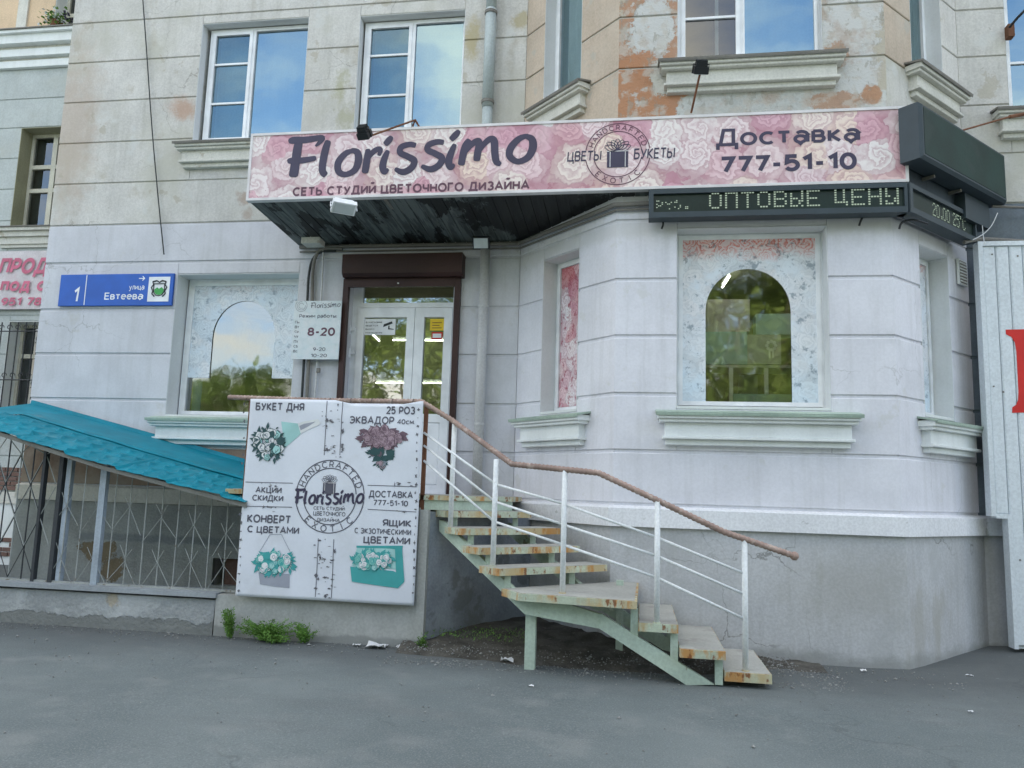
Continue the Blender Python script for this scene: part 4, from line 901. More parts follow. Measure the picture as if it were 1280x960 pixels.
def old_window(op, rows, gm):
    u0, u1, z0, z1 = op
    m = MB(); f = .07
    m.fbox(F0, u0, u0+f, -.35, -.27, z0, z1); m.fbox(F0, u1-f, u1, -.35, -.27, z0, z1); m.fbox(F0, u0+f, u1-f, -.35, -.27, z0, z0+f); m.fbox(F0, u0+f, u1-f, -.35, -.27, z1-f, z1)
    wd = m.build('window', M['upvcold'], Wg)
    zs = [z0+f]+[z0+(z1-z0)*r for r in rows]+[z1-f]
    for i, zz in enumerate(zs[1:-1]): MB().fbox(F0, u0+f, u1-f, -.34, -.265, zz-.04, zz+.04).build('muntin', M['upvcold'], wd)
    MB().fbox(F0, (u0+u1)/2-.05, (u0+u1)/2+.05, -.345, -.262, z0+f, z1-f).build('mullion', M['upvcold'], wd)
    for a_, b_ in zip(zs, zs[1:]):
        for p, q in ((u0+f, (u0+u1)/2-.05), ((u0+u1)/2+.05, u1-f)):
            MB().poly([F0.w(p, -.31, a_), F0.w(q, -.31, a_), F0.w(q, -.31, b_), F0.w(p, -.31, b_)]).build('pane', gm, wd)
    MB().fbox(F0, u0, u1, -.44, -.42, z0, z1).build('window_blind', M['roomdark'], wd)
old_window(WW, [.42, .66], M['glassdark']); old_window(WLW, [.62], M['glassdark']); old_window(WUP, [.3], M['glassdark'])
for z0, z1, o in ((6.22, 6.28, .2), (6.12, 6.218, .14), (5.98, 6.118, .09), (5.92, 5.978, .06)): MB().fbox(F0, WW[0]-.2+(.2-o)*.6, WW[1]+.2-(.2-o)*.6, 0, o, z0, z1).build('window_sill', M['trimbeige'], Wg)
MB().fbox(F0, WW[0]-.22, WW[1]+.22, 0, .23, 6.282, 6.30).build('sill_flashing', M['conduit'], Wg)
MB().box(WUP[0]-.02, WUP[1]+.02, 3.1, 3.3, 10.29, 10.33).build('sill_flashing', M['conduit'], Wg)
B = Bmain
# old pink banner on the wing
pb = thing('sale_banner', (-11.6, 3.17, 4.7), 'faded white banner with pink lettering on the set-back wing', 'banner')
Fb = Frame(0, 3.14, 1, 0)
mb = MB(); x0b, z1b = Fb.hit(-40, 315); x1b, z0b = Fb.hit(100, 386); nn = 30; vs = []
for j in range(9):
    for i in range(nn+1): vs.append(Fb.w(x0b+(x1b-x0b)*i/nn, .018*mn.noise(Vector((i*.35, j*.5, 0))), z0b+(z1b-z0b)*j/8))
mb.add(vs, [(j*(nn+1)+i, j*(nn+1)+i+1, (j+1)*(nn+1)+i+1, (j+1)*(nn+1)+i) for j in range(8) for i in range(nn)]); mb.build('banner_sheet', M['pinkbanner'], pb, smooth=True)
mb = MB()
def tp(fr, o, s_, px0, py0, px1, py1, bold=.03, shear=0, mbx=None):
    """lettering between two picture corners lying on a wall plane (lower left, upper right)"""
    u0, z0 = fr.hit(px0, py1, o); u1, z1 = fr.hit(px1, py0, o); zm0 = fr.hit((px0+px1)/2, py1, o)[1]; zm1 = fr.hit((px0+px1)/2, py0, o)[1]
    text(mbx, fr, o, s_, u0, u1, zm0, zm1, bold, shear)
tp(Fb, .03, 'ПРОДАМ', -3, 320, 98, 346, .035, .25, mb); tp(Fb, .03, 'под офис', -1, 349, 98, 368, .03, .15, mb); tp(Fb, .03, '951 785', 1, 371, 62, 382, .03, .15, mb)
mb.build('lettering', M['pinktext'], pb, kind='stuff')
# window grille on the wing
gr = thing('window_grille', (-11.2, 3.0, 2.8), 'black wrought iron grille with scrolls over the wing lower window', 'window grille')
Fg = Frame(0, 3.0, 1, 0)
for i in range(8):
    u = -11.86+i*.17; MB().tube([Fg.w(u, 0, 2.5), Fg.w(u, 0, 4.42)], .012, 6).build('bar', M['darkbars'], gr)
    for zc in (3.42, 4.32):
        m = MB(); m.tube([Fg.w(u+.06*(1-k/14)*math.cos(k*.62), .01, zc+.06*(1-k/14)*math.sin(k*.62)) for k in range(12)], .008, 5); m.build('scroll', M['darkbars'], gr)
for z in (2.75, 3.34, 4.25): MB().tube([Fg.w(-11.9, .005, z), Fg.w(-10.5, .005, z)], .012, 6).build('crossbar', M['darkbars'], gr)
# petunias on the wing upper window sill
fp = thing('flower_pot', F0.w(wat(77, 38)[0], .15, 10.33), 'pot of white and purple petunias on the wing upper sill', 'flower pot')
c_ = F0.w(wat(77, 38)[0], .15, 10.33)
m = MB(); m.tube([c_, c_+Vector((0, 0, .16))], [.09, .12], 12); m.build('pot', M['rust'], fp)
random.seed(11)
for nm, mt_, n_, rr in (('foliage', M['leaf'], 160, .2), ('white_flowers', M['white'], 60, .2), ('purple_flowers', M['ink'], 22, .12)):
    m = MB()
    for i in range(n_):
        p = c_+Vector((random.gauss(0, rr*.6)+(.28 if nm[0] == 'p' else (-.05 if nm[0] == 'w' else 0)), random.gauss(0, .07)-.06, .18+random.gauss(0, rr*.5)))
        a_ = Vector((random.uniform(-1, 1), random.uniform(-1, 1), random.uniform(-1, 1))).normalized()*.035; b_ = a_.cross(Vector((random.random(), random.random(), 1))).normalized()*.03
        m.poly([p-a_, p+b_, p+a_, p-b_])
    m.build(nm, mt_, fp)

# ------------------------------------------------------------------ canopy with sign
cn = thing('entrance_canopy', (-.9, -.7, 4.8), 'dark metal entrance canopy with black flaking soffit above the shop door', 'canopy')
def walld(x):
    if x < -1.49: return 0
    if x < -.23: return -(x+1.49)
    if x < 2.62: return -1.26
    return -1.26+(x-2.62)*1.26/1.22
YF = -1.39
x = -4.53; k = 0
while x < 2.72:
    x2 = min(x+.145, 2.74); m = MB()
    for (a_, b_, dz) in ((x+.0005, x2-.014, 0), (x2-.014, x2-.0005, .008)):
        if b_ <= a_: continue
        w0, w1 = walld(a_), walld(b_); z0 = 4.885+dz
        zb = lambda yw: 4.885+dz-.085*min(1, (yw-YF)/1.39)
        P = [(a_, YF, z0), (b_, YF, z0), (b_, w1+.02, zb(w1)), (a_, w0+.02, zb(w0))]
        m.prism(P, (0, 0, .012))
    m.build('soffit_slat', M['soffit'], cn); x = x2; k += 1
# top sheet, side cheeks
mb = MB(); mb.prism([(-4.53, YF, 5.62), (2.72, YF, 5.62), (2.72, -1.26, 5.64), (-.23, -1.26, 5.64), (-1.49, .0, 5.72), (-4.48, 0, 5.72)], (0, 0, .02)); mb.build('top_sheet', M['conduit'], cn)
mb = MB(); mb.prism([(-4.545, YF, 4.89), (-4.53, YF, 4.89), (-4.53, 0, 4.81), (-4.545, 0, 4.81)], (0, 0, .8)); mb.build('side_cheek', M['tarp'], cn)
Frt = Frame(2.74, -1.40, .7, .72)
MB().fbox(Frt, -.0, 1.75, -.03, 0, 4.86, 5.62).build('side_fascia', M['tarp'], cn)
MB().box(-2.9, -2.86, YF, .0, 4.868, 4.884).build('soffit_seam', M['conduit'], cn)
tb_ = MB(); tb_.tube([(-4.5, -.06, 4.765), (-1.52, -.06, 4.76), (-.26, -1.33, 4.77), (.2, -1.33, 4.78)], .028, 8); tb_.tube([(-4.5, -.05, 4.70), (-1.5, -.05, 4.70), (-.24, -1.31, 4.715), (.2, -1.31, 4.72)], .012, 6)
tb_.build('edge_pipe', M['conduit'], cn)
m = at(392, 302, 9.55); MB().box(m.x-.13, m.x+.12, m.y-.1, m.y+.1, m.z-.05, m.z+.05).build('bracket_box', M['trimbeige'], cn)

Fs = Frame(0, -1.46, 1, 0)
sg = thing('shop_sign', (-.9, -1.46, 4.88), 'long pink rose-printed signboard reading Florissimo across the canopy front', 'sign')
SX0, SX1, SZ0, SZ1 = -4.56, 2.755, 4.885, 5.715
MB().fbox(Fs, SX0+.03, SX1-.03, -.06, 0, SZ0+.03, SZ1-.03).build('sign_face', M['rosesign'], sg)
m = MB(); m.fbox(Fs, SX0, SX1, -.07, .012, SZ0, SZ0+.03); m.fbox(Fs, SX0, SX1, -.07, .012, SZ1-.03, SZ1); m.fbox(Fs, SX0, SX0+.03, -.07, .0119, SZ0+.03, SZ1-.03); m.fbox(Fs, SX1-.03, SX1, -.07, .0119, SZ0+.03, SZ1-.03)
m.build('sign_frame', M['signframe'], sg)
u0, z1 = Fs.hit(361, 172); u1, z0 = Fs.hit(668, 224); zA = Fs.hit(370, 222)[1]
fx = lambda x, y: (u0+(x-78)/(1168-78)*(u1-u0), zA+(220-y)/(220-42)*.50)
for grp in ((0, 1, 2), (3,), (4,), (5, 6), (7, 8), (9,), (10,), (11, 12), (13, 14, 15), (16,)):
    mb = MB()
    for i in grp: stroke(mb, Fs, .003+.0006*(i % 3), WORD[i], fx, 1.22)
    mb.build('brush_letter', M['ink'], sg)
zc = Fs.hit(514, 242)[1]; letters(sg, M['inkmauve'], Fs, .003, 'СЕТЬ СТУДИЙ ЦВЕТОЧНОГО ДИЗАЙНА', Fs.hit(366, 240)[0], Fs.hit(662, 230)[0], zc-.015, zc+.155, .032)
ua, ub = Fs.hit(895, 170)[0], Fs.hit(1077, 165)[0]; zc = Fs.hit(985, 182)[1]; letters(sg, M['ink'], Fs, .003, 'Доставка', ua, ub, zc-.02, zc+.215, .019)
ua, ub = Fs.hit(902, 205)[0], Fs.hit(1071, 200)[0]; zc = Fs.hit(985, 214.5)[1]; letters(sg, M['ink'], Fs, .003, '777-51-10', ua, ub, zc, zc+.205, .034)
def emblem(fr, o, cu, cz, R1, R2, parent, word, ink, size):
    mb = MB(); gp = math.radians(9) if word else math.radians(6)
    for (r_, w_) in ((R1, R1*.028), (R2, R1*.028)):
        arc(mb, fr, o, cu, cz, r_, w_, gp, PI-gp); arc(mb, fr, o, cu, cz, r_, w_, PI+gp, 2*PI-gp)
    mb.build('emblem_rings', ink, parent)
    mb = MB(); arctext(mb, fr, o, 'HANDCRAFTED', cu, cz, (R1+R2)/2, math.radians(165), math.radians(15), size, .008)
    arctext(mb, fr, o, 'EXOTIC', cu, cz, (R1+R2)/2, math.radians(218), math.radians(322), size, .008, inward=True)
    mb.build('emblem_lettering', ink, parent, kind='stuff')
cu, cz = Fs.hit(772, 192.5)
emblem(Fs, .003, cu, cz, .352, .262, sg, True, M['inkmauve'], .088)
letters(sg, M['ink'], Fs, .0035, 'ЦВЕТЫ', Fs.hit(709, 195)[0], Fs.hit(752, 195)[0], cz-.095, cz+.05, .015, .1); letters(sg, M['ink'], Fs, .0035, 'БУКЕТЫ', Fs.hit(792, 195)[0], Fs.hit(844, 193)[0], cz-.07, cz+.055, .015, .1)
def giftbox(fr, o, cu, cz, s, ink, light, parent):
    mb = MB()
    for i, (a_, L_) in enumerate(((90, .13), (62, .13), (118, .13), (38, .15), (142, .15), (18, .15), (162, .15))):
        a_ = math.radians(a_); pts = []
        for k in range(13):
            t_ = k/12; wv = .032*math.sin(PI*t_); 
            pts.append((t_, wv))
        for sgn in (1, -1):
            vs = []
            for t_, wv in pts:
                for dd in (0, .009):
                    r_ = L_*t_+.0; off_ = sgn*(wv+dd if t_ not in (0, 1) else dd)
                    vs.append(fr.w(cu+s*(r_*math.cos(a_)-off_*math.sin(a_)), o+.0003*i, cz+s*(.045+r_*math.sin(a_)+off_*math.cos(a_))))
            mb.add(vs, [(2*k, 2*k+1, 2*k+3, 2*k+2) for k in range(12)])
    mb.build('emblem_petals', ink, parent)
    mb = MB(); mb.fbox(fr, cu-s*.115, cu+s*.115, o-.001, o+.001, cz-s*.155, cz+s*.04); mb.build('emblem_box', ink, parent)
    mb = MB()
    for x_ in (-.085, .08): mb.fbox(fr, cu+s*x_, cu+s*(x_+.008), o+.0012, o+.0018, cz-s*.15, cz+s*.035)
    mb.fbox(fr, cu-s*.12, cu+s*.12, o+.0012, o+.0018, cz+s*.028, cz+s*.036); mb.build('emblem_ribbon', light, parent)
giftbox(Fs, .0036, cu, cz, 1.0, M['ink'], M['signframe'], sg)

# LED displays: characters as lit dots
FONT = {'О': ['01110','10001','10001','10001','10001','10001','01110'], 'П': ['11111','10001','10001','10001','10001','10001','10001'], 'Т': ['11111','00100','00100','00100','00100','00100','00100'],
 'В': ['11110','10001','10001','11110','10001','10001','11110'], 'Ы': ['10001','10001','10001','11101','10011','10011','11101'], 'Е': ['11111','10000','10000','11110','10000','10000','11111'],
 'Ц': ['10010','10010','10010','10010','10010','11111','00001'], 'Н': ['10001','10001','10001','11111','10001','10001','10001'], '2': ['01110','10001','00001','00110','01000','10000','11111'],
 '0': ['01110','10001','10001','10001','10001','10001','01110'], '5': ['11111','10000','11110','00001','00001','10001','01110'], '.': ['000','000','000','000','000','011','011'], '°': ['110','110','000','000','000','000','000'],
 'C': ['01110','10001','10000','10000','10000','10001','01110'], ' ': ['000']*7, 'р': ['0000','1110','1001','1001','1110','1000','1000'], 'у': ['0000','1001','1001','0111','0001','0001','0110'], 'б': ['0011','0100','1110','1001','1001','1001','0110'], 'ч': ['0000','1001','1001','0111','0001','0001','0001']}
def dots(mb, fr, o, s_, u0, z0, pu, pz, dim=0.0, seed=1):
    random.seed(seed); u = u0
    for ch in s_:
        g = FONT[ch]
        for r_, row in enumerate(g):
            for c_, b_ in enumerate(row):
                if b_ == '1' and random.random() > dim:
                    cu_, cz_ = u+(c_+.5)*pu, z0+(6-r_+.5)*pz; a_, b_2 = min(pu*.36, .011), min(pz*.30, .009)
                    mb.poly([fr.w(cu_-a_, o, cz_-b_2), fr.w(cu_+a_, o, cz_-b_2), fr.w(cu_+a_, o, cz_+b_2), fr.w(cu_-a_, o, cz_+b_2)])
        u += (len(g[0])+1)*pu
    return u
Fk = Frame(0, -1.50, 1, 0)
lt = thing('ticker_display', (1.4, -1.5, 4.53), 'narrow LED ticker with dotted words running under the signboard right half', 'display')
TX0, TX1, TZ0, TZ1 = Fk.hit(811, 260)[0], 2.72, 4.545, 4.86
def ticker(fr, a_, b_, parent):
    m = MB(); m.fbox(fr, a_, b_, -.14, -.02, TZ0, TZ1); m.fbox(fr, a_, b_, -.02, .02, TZ0, TZ0+.06); m.fbox(fr, a_, b_, -.02, .02, TZ1-.05, TZ1); m.fbox(fr, a_, a_+.05, -.02, .0195, TZ0+.06, TZ1-.05); m.fbox(fr, b_-.03, b_, -.02, .0195, TZ0+.06, TZ1-.05)
    m.build('housing', M['led'], parent)
    MB().fbox(fr, a_+.05, b_-.03, -.019, -.012, TZ0+.06, TZ1-.05).build('screen', M['ledscreen'], parent)
ticker(Fk, TX0, TX1, lt)
mb = MB(); dots(mb, Fk, -.010, 'руб.', Fk.hit(820, 262)[0], 4.64, .019, .018, .45, 2); ue = Fk.hit(886, 255)[0]
pu = (Fk.hit(1128, 245)[0]-ue)/(7*6+3+1+4*6); dots(mb, Fk, -.010, 'ОПТОВЫЕ ЦЕНЫ', ue, 4.635, pu*1.0, .0265, .03, 4)
mb.build('dotted_lettering', M['leddot'], lt, kind='stuff')
Fk2 = Frame(2.735, -1.505, .7, .72)
lt2 = thing('clock_display', (3.2, -.9, 4.53), 'slanting LED strip showing 20.00 25°C right of the ticker', 'display')
ticker(Fk2, .0, 1.50, lt2)
mb = MB(); ua = Fk2.hit(1167, 262)[0]; ub = Fk2.hit(1209, 285)[0]; pu = (ub-ua)/(8*6+3*2+0); dots(mb, Fk2, -.010, '20.00 25°C', ua, 4.64, pu, .0215, .0, 6); mb.build('dotted_lettering', M['leddot'], lt2, kind='stuff')
# big side display
Fd = Frame(2.80, -1.66, .7, .71)
ld = thing('side_display', (3.5, -1, 5.05), 'large blank dark display box angled on the canopy right end', 'display')
m = MB(); m.cbox(Fd, 0, 1.98, -.2, .03, 5.06, 5.66, .03); m.build('housing', M['led'], ld)
MB().fbox(Fd, .05, 1.93, .03, .034, 5.11, 5.61).build('screen', M['ledbig'], ld)
m = MB(); m.fbox(Fd, 1.25, 1.85, -.38, -.12, 4.76, 5.05); m.build('control_box', M['led'], ld)
for u_ in (.5, 1.1): MB().obox(Fd.w(u_, -.1, 5.02), Fd.N*-.3, Fd.U*.03, Vector((0, 0, .03))).build('strut', M['conduit'], ld)

# floodlights on arms
def flood(pos, aim, size, label, pts, lens=M['black'], body=M['black'], armmat=M['rust'], group='floodlights around the canopy'):
    t_ = thing('floodlight', pos, label, 'floodlight', group)
    pos = Vector(pos); d = Vector(aim).normalized(); s_ = d.cross(Vector((0, 0, 1))).normalized(); u_ = s_.cross(d)
    w_, h_, dp = size
    m = MB(); m.obox(pos-s_*w_/2-u_*h_/2, s_*w_, u_*h_, -d*dp); m.obox(pos-s_*w_*.4-u_*h_*.4-d*dp, s_*w_*.8, u_*h_*.8, -d*dp*.5)
    for k in range(4): m.obox(pos-s_*w_*.38-u_*(h_*(.36-.2*k))-d*dp*1.5, s_*w_*.76, u_*.008, -d*.03)
    m.build('lamp_body', body, t_)
    m = MB(); m.obox(pos-s_*w_*.42-u_*h_*.42+d*.001, s_*w_*.84, u_*h_*.84, d*.004); m.build('lens', lens, t_)
    if pts:
        m = MB(); m.tube(pts, .012, 6); m.build('arm', armmat, t_)
    m = MB(); m.tube([pos-s_*w_*.55, pos-s_*w_*.55-d*dp*1.3-u_*.0, pos+s_*w_*.55-d*dp*1.3, pos+s_*w_*.55], .008, 5); m.build('yoke', body, t_)
a_ = at(457, 172, 7.75); b_ = at(519, 150, 8.3)
flood(a_, (.1, .75, -.7), (.13, .13, .07), 'black floodlight on a rusty arm over the word Florissimo', [a_, (a_+b_)/2, b_])
m = MB(); c_ = at(514, 162, 8.3); e_ = at(526, 162, 8.35); m.tube([b_, c_], .01, 5); m.tube([b_, e_], .012, 5); tag(m.build('arm_bracket', M['rust']), 'small rusty triangular bracket on top edge of the sign', 'bracket')
a_ = at(875, 92, 7.95); b_ = at(864, 141, 8.32)
flood(a_, (-.1, .6, -.8), (.15, .11, .07), 'black floodlight upright on a thin arm below the bay window', [a_, b_], lens=M['floodglass'])
a_ = at(430, 261, 8.15)
flood(a_, (.3, -.45, -.85), (.27, .16, .06), 'white floodlight hanging under the lower edge of the sign', [a_+Vector((0, .1, .05)), a_+Vector((0, .12, .14))], lens=M['floodglass'], body=M['upvc'], armmat=M['upvc'])
a_ = at(601, 304, 9.3)
flood(a_, (.05, -.9, -.55), (.21, .15, .06), 'square black framed floodlight under canopy above the white pipe', [a_+Vector((0, .1, 0)), a_+Vector((0, .35, .05))], lens=M['floodglass'])
# lamp arms on the right
m = MB(); m.tube([at(1203, 163, 9.0), at(1262, 146, 9.3)], .011, 6); m.tube([at(1262, 146, 9.3), at(1296, 140, 9.5)], .022, 6); tag(m.build('support_rod', M['rust']), 'thin rusty rod reaching from big display to the right wall', 'rod')
t_ = thing('wall_bracket', at(1262, 40, 9.7), 'rusty wall bracket with a black arm at upper right corner', 'bracket')
q = at(1262, 40, 9.7); MB().box(q.x-.035, q.x+.035, q.y-.05, q.y+.05, q.z-.08, q.z+.08).build('bracket_plate', M['rust'], t_)
m = MB(); m.tube([at(1262, 34, 9.6), at(1272, 22, 9.45), at(1292, 2, 9.3)], .016, 6); m.build('arm', M['black'], t_)

# street sign
ss = thing('street_sign', (-7.2, -.05, 4.0), 'blue house number plate with white street name and coat of arms', 'sign')
Ft = Frame(0, -.06, 1, 0)
ux0 = Ft.hit(74, 364)[0]; ux1 = Ft.hit(216, 361)[0]; zz1 = Ft.hit(145, 342.5)[1]; zz0 = Ft.hit(145, 382)[1]
MB().cbox(Ft, ux0, ux1, -.03, 0, zz0, zz1, .004).build('plate', M['streetblue'], ss)
mb = MB(); tp(Ft, .001, '1', 92, 358, 100, 376.5, .02, .1, mb); tp(Ft, .001, 'улица', 161, 357, 181, 364, .008, 0, mb); tp(Ft, .001, 'Евтеева', 130, 365.5, 180, 375.5, .014, 0, mb); mb.build('lettering', M['white'], ss, kind='stuff')
mb = MB(); ul = Ft.hit(107, 362)[0]; mb.fbox(Ft, ul-.006, ul+.006, .0, .002, zz0+.01, zz1-.01)
c_ = Ft.hit(178, 348); mb.fbox(Ft, c_[0]-.05, c_[0]+.02, 0, .002, c_[1]-.006, c_[1]+.006); mb.poly([Ft.w(c_[0]+x_, .0022, c_[1]+y_) for x_, y_ in ((.045, 0), (.01, .035), (.0, .028), (.022, 0), (.0, -.028), (.01, -.035))]); mb.build('arrow', M['white'], ss)
ca = Ft.hit(183, 377); cb_ = Ft.hit(215, 345); MB().fbox(Ft, ca[0]+.01, cb_[0]-.02, 0, .003, ca[1], cb_[1]-.01).build('emblem_ground', M['white'], ss)
mc = ((ca[0]+cb_[0])/2, (ca[1]+cb_[1])/2)
mb = MB(); 
shp = [(-.08, .07), (.08, .07), (.08, -.04), (.05, -.085), (0, -.10), (-.05, -.085), (-.08, -.04)]
for i in range(len(shp)):
    p, q = shp[i], shp[(i+1) % len(shp)]; mb.tube([Ft.w(mc[0]+p[0], .005, mc[1]+p[1]), Ft.w(mc[0]+q[0], .005, mc[1]+q[1])], .007, 5)
for sx in (-1, 1):
    mb.tube([Ft.w(mc[0]+sx*x_, .006, mc[1]+y_) for x_, y_ in ((.1, .1), (.085, .06), (.115, .02), (.09, -.03), (.1, -.07), (.06, -.11))], .009, 5)
mb.tube([Ft.w(mc[0]+x_, .006, mc[1]+y_) for x_, y_ in ((-.1, .1), (-.04, .115), (0, .09), (.04, .115), (.1, .1))], .010, 5)
mb.build('crest_outline', M['inkblack'], ss)
mb = MB(); mb.poly([Ft.w(mc[0]+x_, .004, mc[1]+y_) for x_, y_ in ((-.07, -.01), (-.03, .02), (.0, .0), (.04, .025), (.07, -.01), (.07, -.04), (.045, -.075), (0, -.09), (-.045, -.075), (-.07, -.04))]); mb.build('crest_field', plain('crest_green', (.05, .35, .08)), ss)

# hours board
hb = thing('hours_board', (-4.2, -.1, 3.3), 'small white opening hours board showing 8-20 left of the door', 'sign')
Fh = Frame(0, -.145, 1, 0)
hx0 = Fh.hit(366, 412)[0]; hx1 = Fh.hit(425, 412)[0]; hz1 = Fh.hit(395, 376)[1]; hz0 = Fh.hit(395, 449)[1]
MB().fbox(Fh, hx0, hx1, -.02, 0, hz0, hz1).build('board', M['board'], hb)
Lw = hx1-hx0; Hh = hz1-hz0; 
def ht(mb, s_, a, b, c, d, bold=.01): text(mb, Fh, .002, s_, hx0+a*Lw, hx0+b*Lw, hz1-d*Hh, hz1-c*Hh, bold)
mb = MB(); brush_word(mb, Fh, .002, hx0+.35*Lw, hx0+.98*Lw, hz1-.125*Hh, hz1-.03*Hh, .8)
ht(mb, 'Режим работы:', .12, .92, .23, .31, .01)
for i, s_ in enumerate(('Пн', 'Вт', 'Ср', 'Чт', 'Пт', 'Сб', 'Вс')): ht(mb, s_, .04, .13, .345+.083*i, .39+.083*i, .01)
ht(mb, '9-20', .46, .72, .80, .86, .012); ht(mb, '10-20', .42, .76, .905, .965, .012); mb.build('lettering', M['inkgrey'], hb, kind='stuff')
mb = MB(); ht(mb, '8-20', .32, .90, .46, .605, .03); mb.build('lettering', M['inkmauve'], hb, kind='stuff')
mb = MB()
for i in range(3): arc(mb, Fh, .0015+.0003*i, hx0+.15*Lw, hz1-.085*Hh, .035+.022*i, .004, .4+i, 5.4+i, 20)
mb.build('flower_sketch', M['inkgrey'], hb)

# pipes and cables
dp = thing('drainpipe', (-1.97, -.15, 5.7), 'grey-green painted metal drainpipe above the sign beside the bay', 'drainpipe')
m = MB(); xp, yp = -1.98, -.13; m.tube([(xp, yp, 5.6), (xp, yp, 6.62)], .068, 14); m.tube([(xp, yp, 6.60), (xp, yp, 8.0)], .075, 14); m.tube([(xp, yp, 7.98), (xp, yp, 9.6)], .07, 14); m.build('pipe', M['pipe'], dp, smooth=True)
for z in (6.66, 7.93): MB().tube([(xp, yp, z), (xp, yp, z+.04)], .086, 14).build('collar', M['conduit'], dp)
dp = thing('white_pipe', (-1.94, -.12, 1.5), 'white painted pipe standing right of the shop door under canopy', 'pipe')
m = MB(); m.tube([(-1.94, -.12, 1.35), (-1.94, -.12, 4.74)], .062, 14); m.build('pipe', M['pipew'], dp, smooth=True)
for z in (2.4, 3.9): MB().tube([(-1.94, -.12, z), (-1.94, -.12, z+.03)], .068, 14).build('collar', M['pipew'], dp)
A = lambda px, py, d=9.695: at(px, py, d)
m = MB(); m.tube(crom([tuple(A(*p)) for p in ((178, -8), (183, 60), (190, 160), (198, 250), (205, 318))], 5), .009, 5); tag(m.build('hanging_cable', M['cable']), 'thin black cable hanging down the upper wall to street sign', 'cable')
m = MB(); m.tube(crom([tuple(A(*p)) for p in ((420, 314), (402, 315), (391, 324), (386, 345), (384, 380), (380, 450), (376, 520))], 5), .017, 7); tag(m.build('black_cable', M['cable']), 'black cable bending down behind the hours board, leftmost of three', 'cable')
m = MB(); m.tube(crom([tuple(A(*p)) for p in ((428, 311), (405, 311), (396, 318), (391, 338), (390, 380), (386, 450), (382, 520))], 5), .024, 8); tag(m.build('grey_conduit', M['conduit']), 'thick grey conduit beside the black cable left of the door', 'conduit')
m = MB(); m.tube(crom([tuple(A(*p)) for p in ((404, 312), (403, 345), (400, 400), (396, 460), (392, 520))], 5), .013, 7); tag(m.build('white_conduit', M['pipew']), 'thin white conduit nearest the shop door running down', 'conduit')
m = at(398, 463, 9.66); MB().box(m.x-.02, m.x+.02, m.y-.02, m.y+.02, m.z-.03, m.z+.03).build('wall_plug', M['conduit']); tag(bpy.data.objects['wall_plug'], 'small grey junction knob on the wall under hours board', 'junction box')
m = MB(); m.tube(crom([tuple(at(x_, y_, d_)) for x_, y_, d_ in ((1205, 303, 9.2), (1225, 299, 9.3), (1255, 300, 9.4), (1300, 303, 9.5))], 5), .022, 7); m.tube([at(1240, 258, 9.5), at(1300, 260, 9.6)], .016, 6); tag(m.build('cable_run', M['conduit']), 'grey cables crossing to the right over the white panel', 'cable')
m = MB(); m.tube(crom([tuple(at(x_, y_, 9.0)) for x_, y_ in ((1216, 300), (1230, 292), (1240, 281), (1247, 266))], 5), .005, 5); m.tube(crom([tuple(at(x_, y_, 9.0)) for x_, y_ in ((1231, 306), (1229, 294), (1228, 282))], 4), .005, 5); tag(m.build('loose_wires', M['litter']), 'loose pale wires dangling under the big side display', 'wires')
m = MB(); m.tube(crom([tuple(at(x_, y_, 8.4)) for x_, y_ in ((828, 272), (829, 280), (827, 286))], 4), .012, 6); m.tube(crom([tuple(at(x_, y_, 8.4)) for x_, y_ in ((1080, 268), (1076, 276), (1074, 282))], 4), .012, 6); m.tube(crom([tuple(at(x_, y_, 8.4)) for x_, y_ in ((1124, 286), (1128, 278), (1142, 275), (1160, 280))], 4), .012, 6)
tag(m.build('hook_cables', M['black']), 'short black cable ends poking out below the ticker', 'cable')
# vent on the right facet
vt = thing('wall_vent', BR.w(1.53, .03, 4.2), 'small white louvred vent on the bay right side', 'vent')
va = BR.hit(1193, 306, .04); vb = BR.hit(1206, 332, .04)
MB().fbox(BR, 1.43, 1.64, .03, .055, 4.12, 4.42).build('frame', M['trim'], vt); MB().fbox(BR, 1.45, 1.62, .055, .058, 4.14, 4.40).build('backing', M['conduit'], vt)
for i in range(7): MB().fbox(BR, 1.45, 1.62, .058, .066, 4.15+i*.036, 4.167+i*.036).build('louvre', M['trim'], vt)

# ------------------------------------------------------------------ white panelled kiosk wall at the right
kp = thing('kiosk_wall', (4.6, -.46, 0), 'white ribbed metal kiosk wall with a big red letter', 'kiosk')
Fp = Frame(0, -.46, 1, 0)
px0 = 3.785; px1 = 3.945; x_ = px0+.05; i = 0
while x_ < 7.2:
    zlo = 1.49 if x_+.14 < px1+.04 else .12
    MB().cbox(Fp, x_, x_+.132, -.03, .0, zlo+.03, 4.50, .012).build('panel_board', M['panel'], kp)
    x_ += .14; i += 1
MB().fbox(Fp, px0+.06, 7.2, -.08, -.03, 1.5, 4.48).build('backing', M['panel'], kp); MB().fbox(Fp, px1+.03, 7.2, -.079, -.031, .12, 1.5).build('backing', M['panel'], kp)
MB().fbox(Fp, px0, px0+.048, -.12, .02, 1.49, 4.55).build('edge_trim', M['panel'], kp); MB().fbox(Fp, px0+.048, 7.2, -.1, .019, 4.50, 4.55).build('edge_trim', M['panel'], kp)
MB().fbox(Fp, px0+.048, px1, -.11, .018, 1.47, 1.52).build('edge_trim', M['panel'], kp); MB().fbox(Fp, px1, px1+.04, -.12, .021, .12, 1.515).build('edge_trim', M['panel'], kp)
mb = MB(); lp = [(1257, 412), (1257.5, 418), (1264, 421), (1268.5, 428), (1270.5, 440), (1273, 490), (1272.5, 500), (1270, 506), (1265.5, 509), (1265, 516), (1310, 515), (1310, 411)]
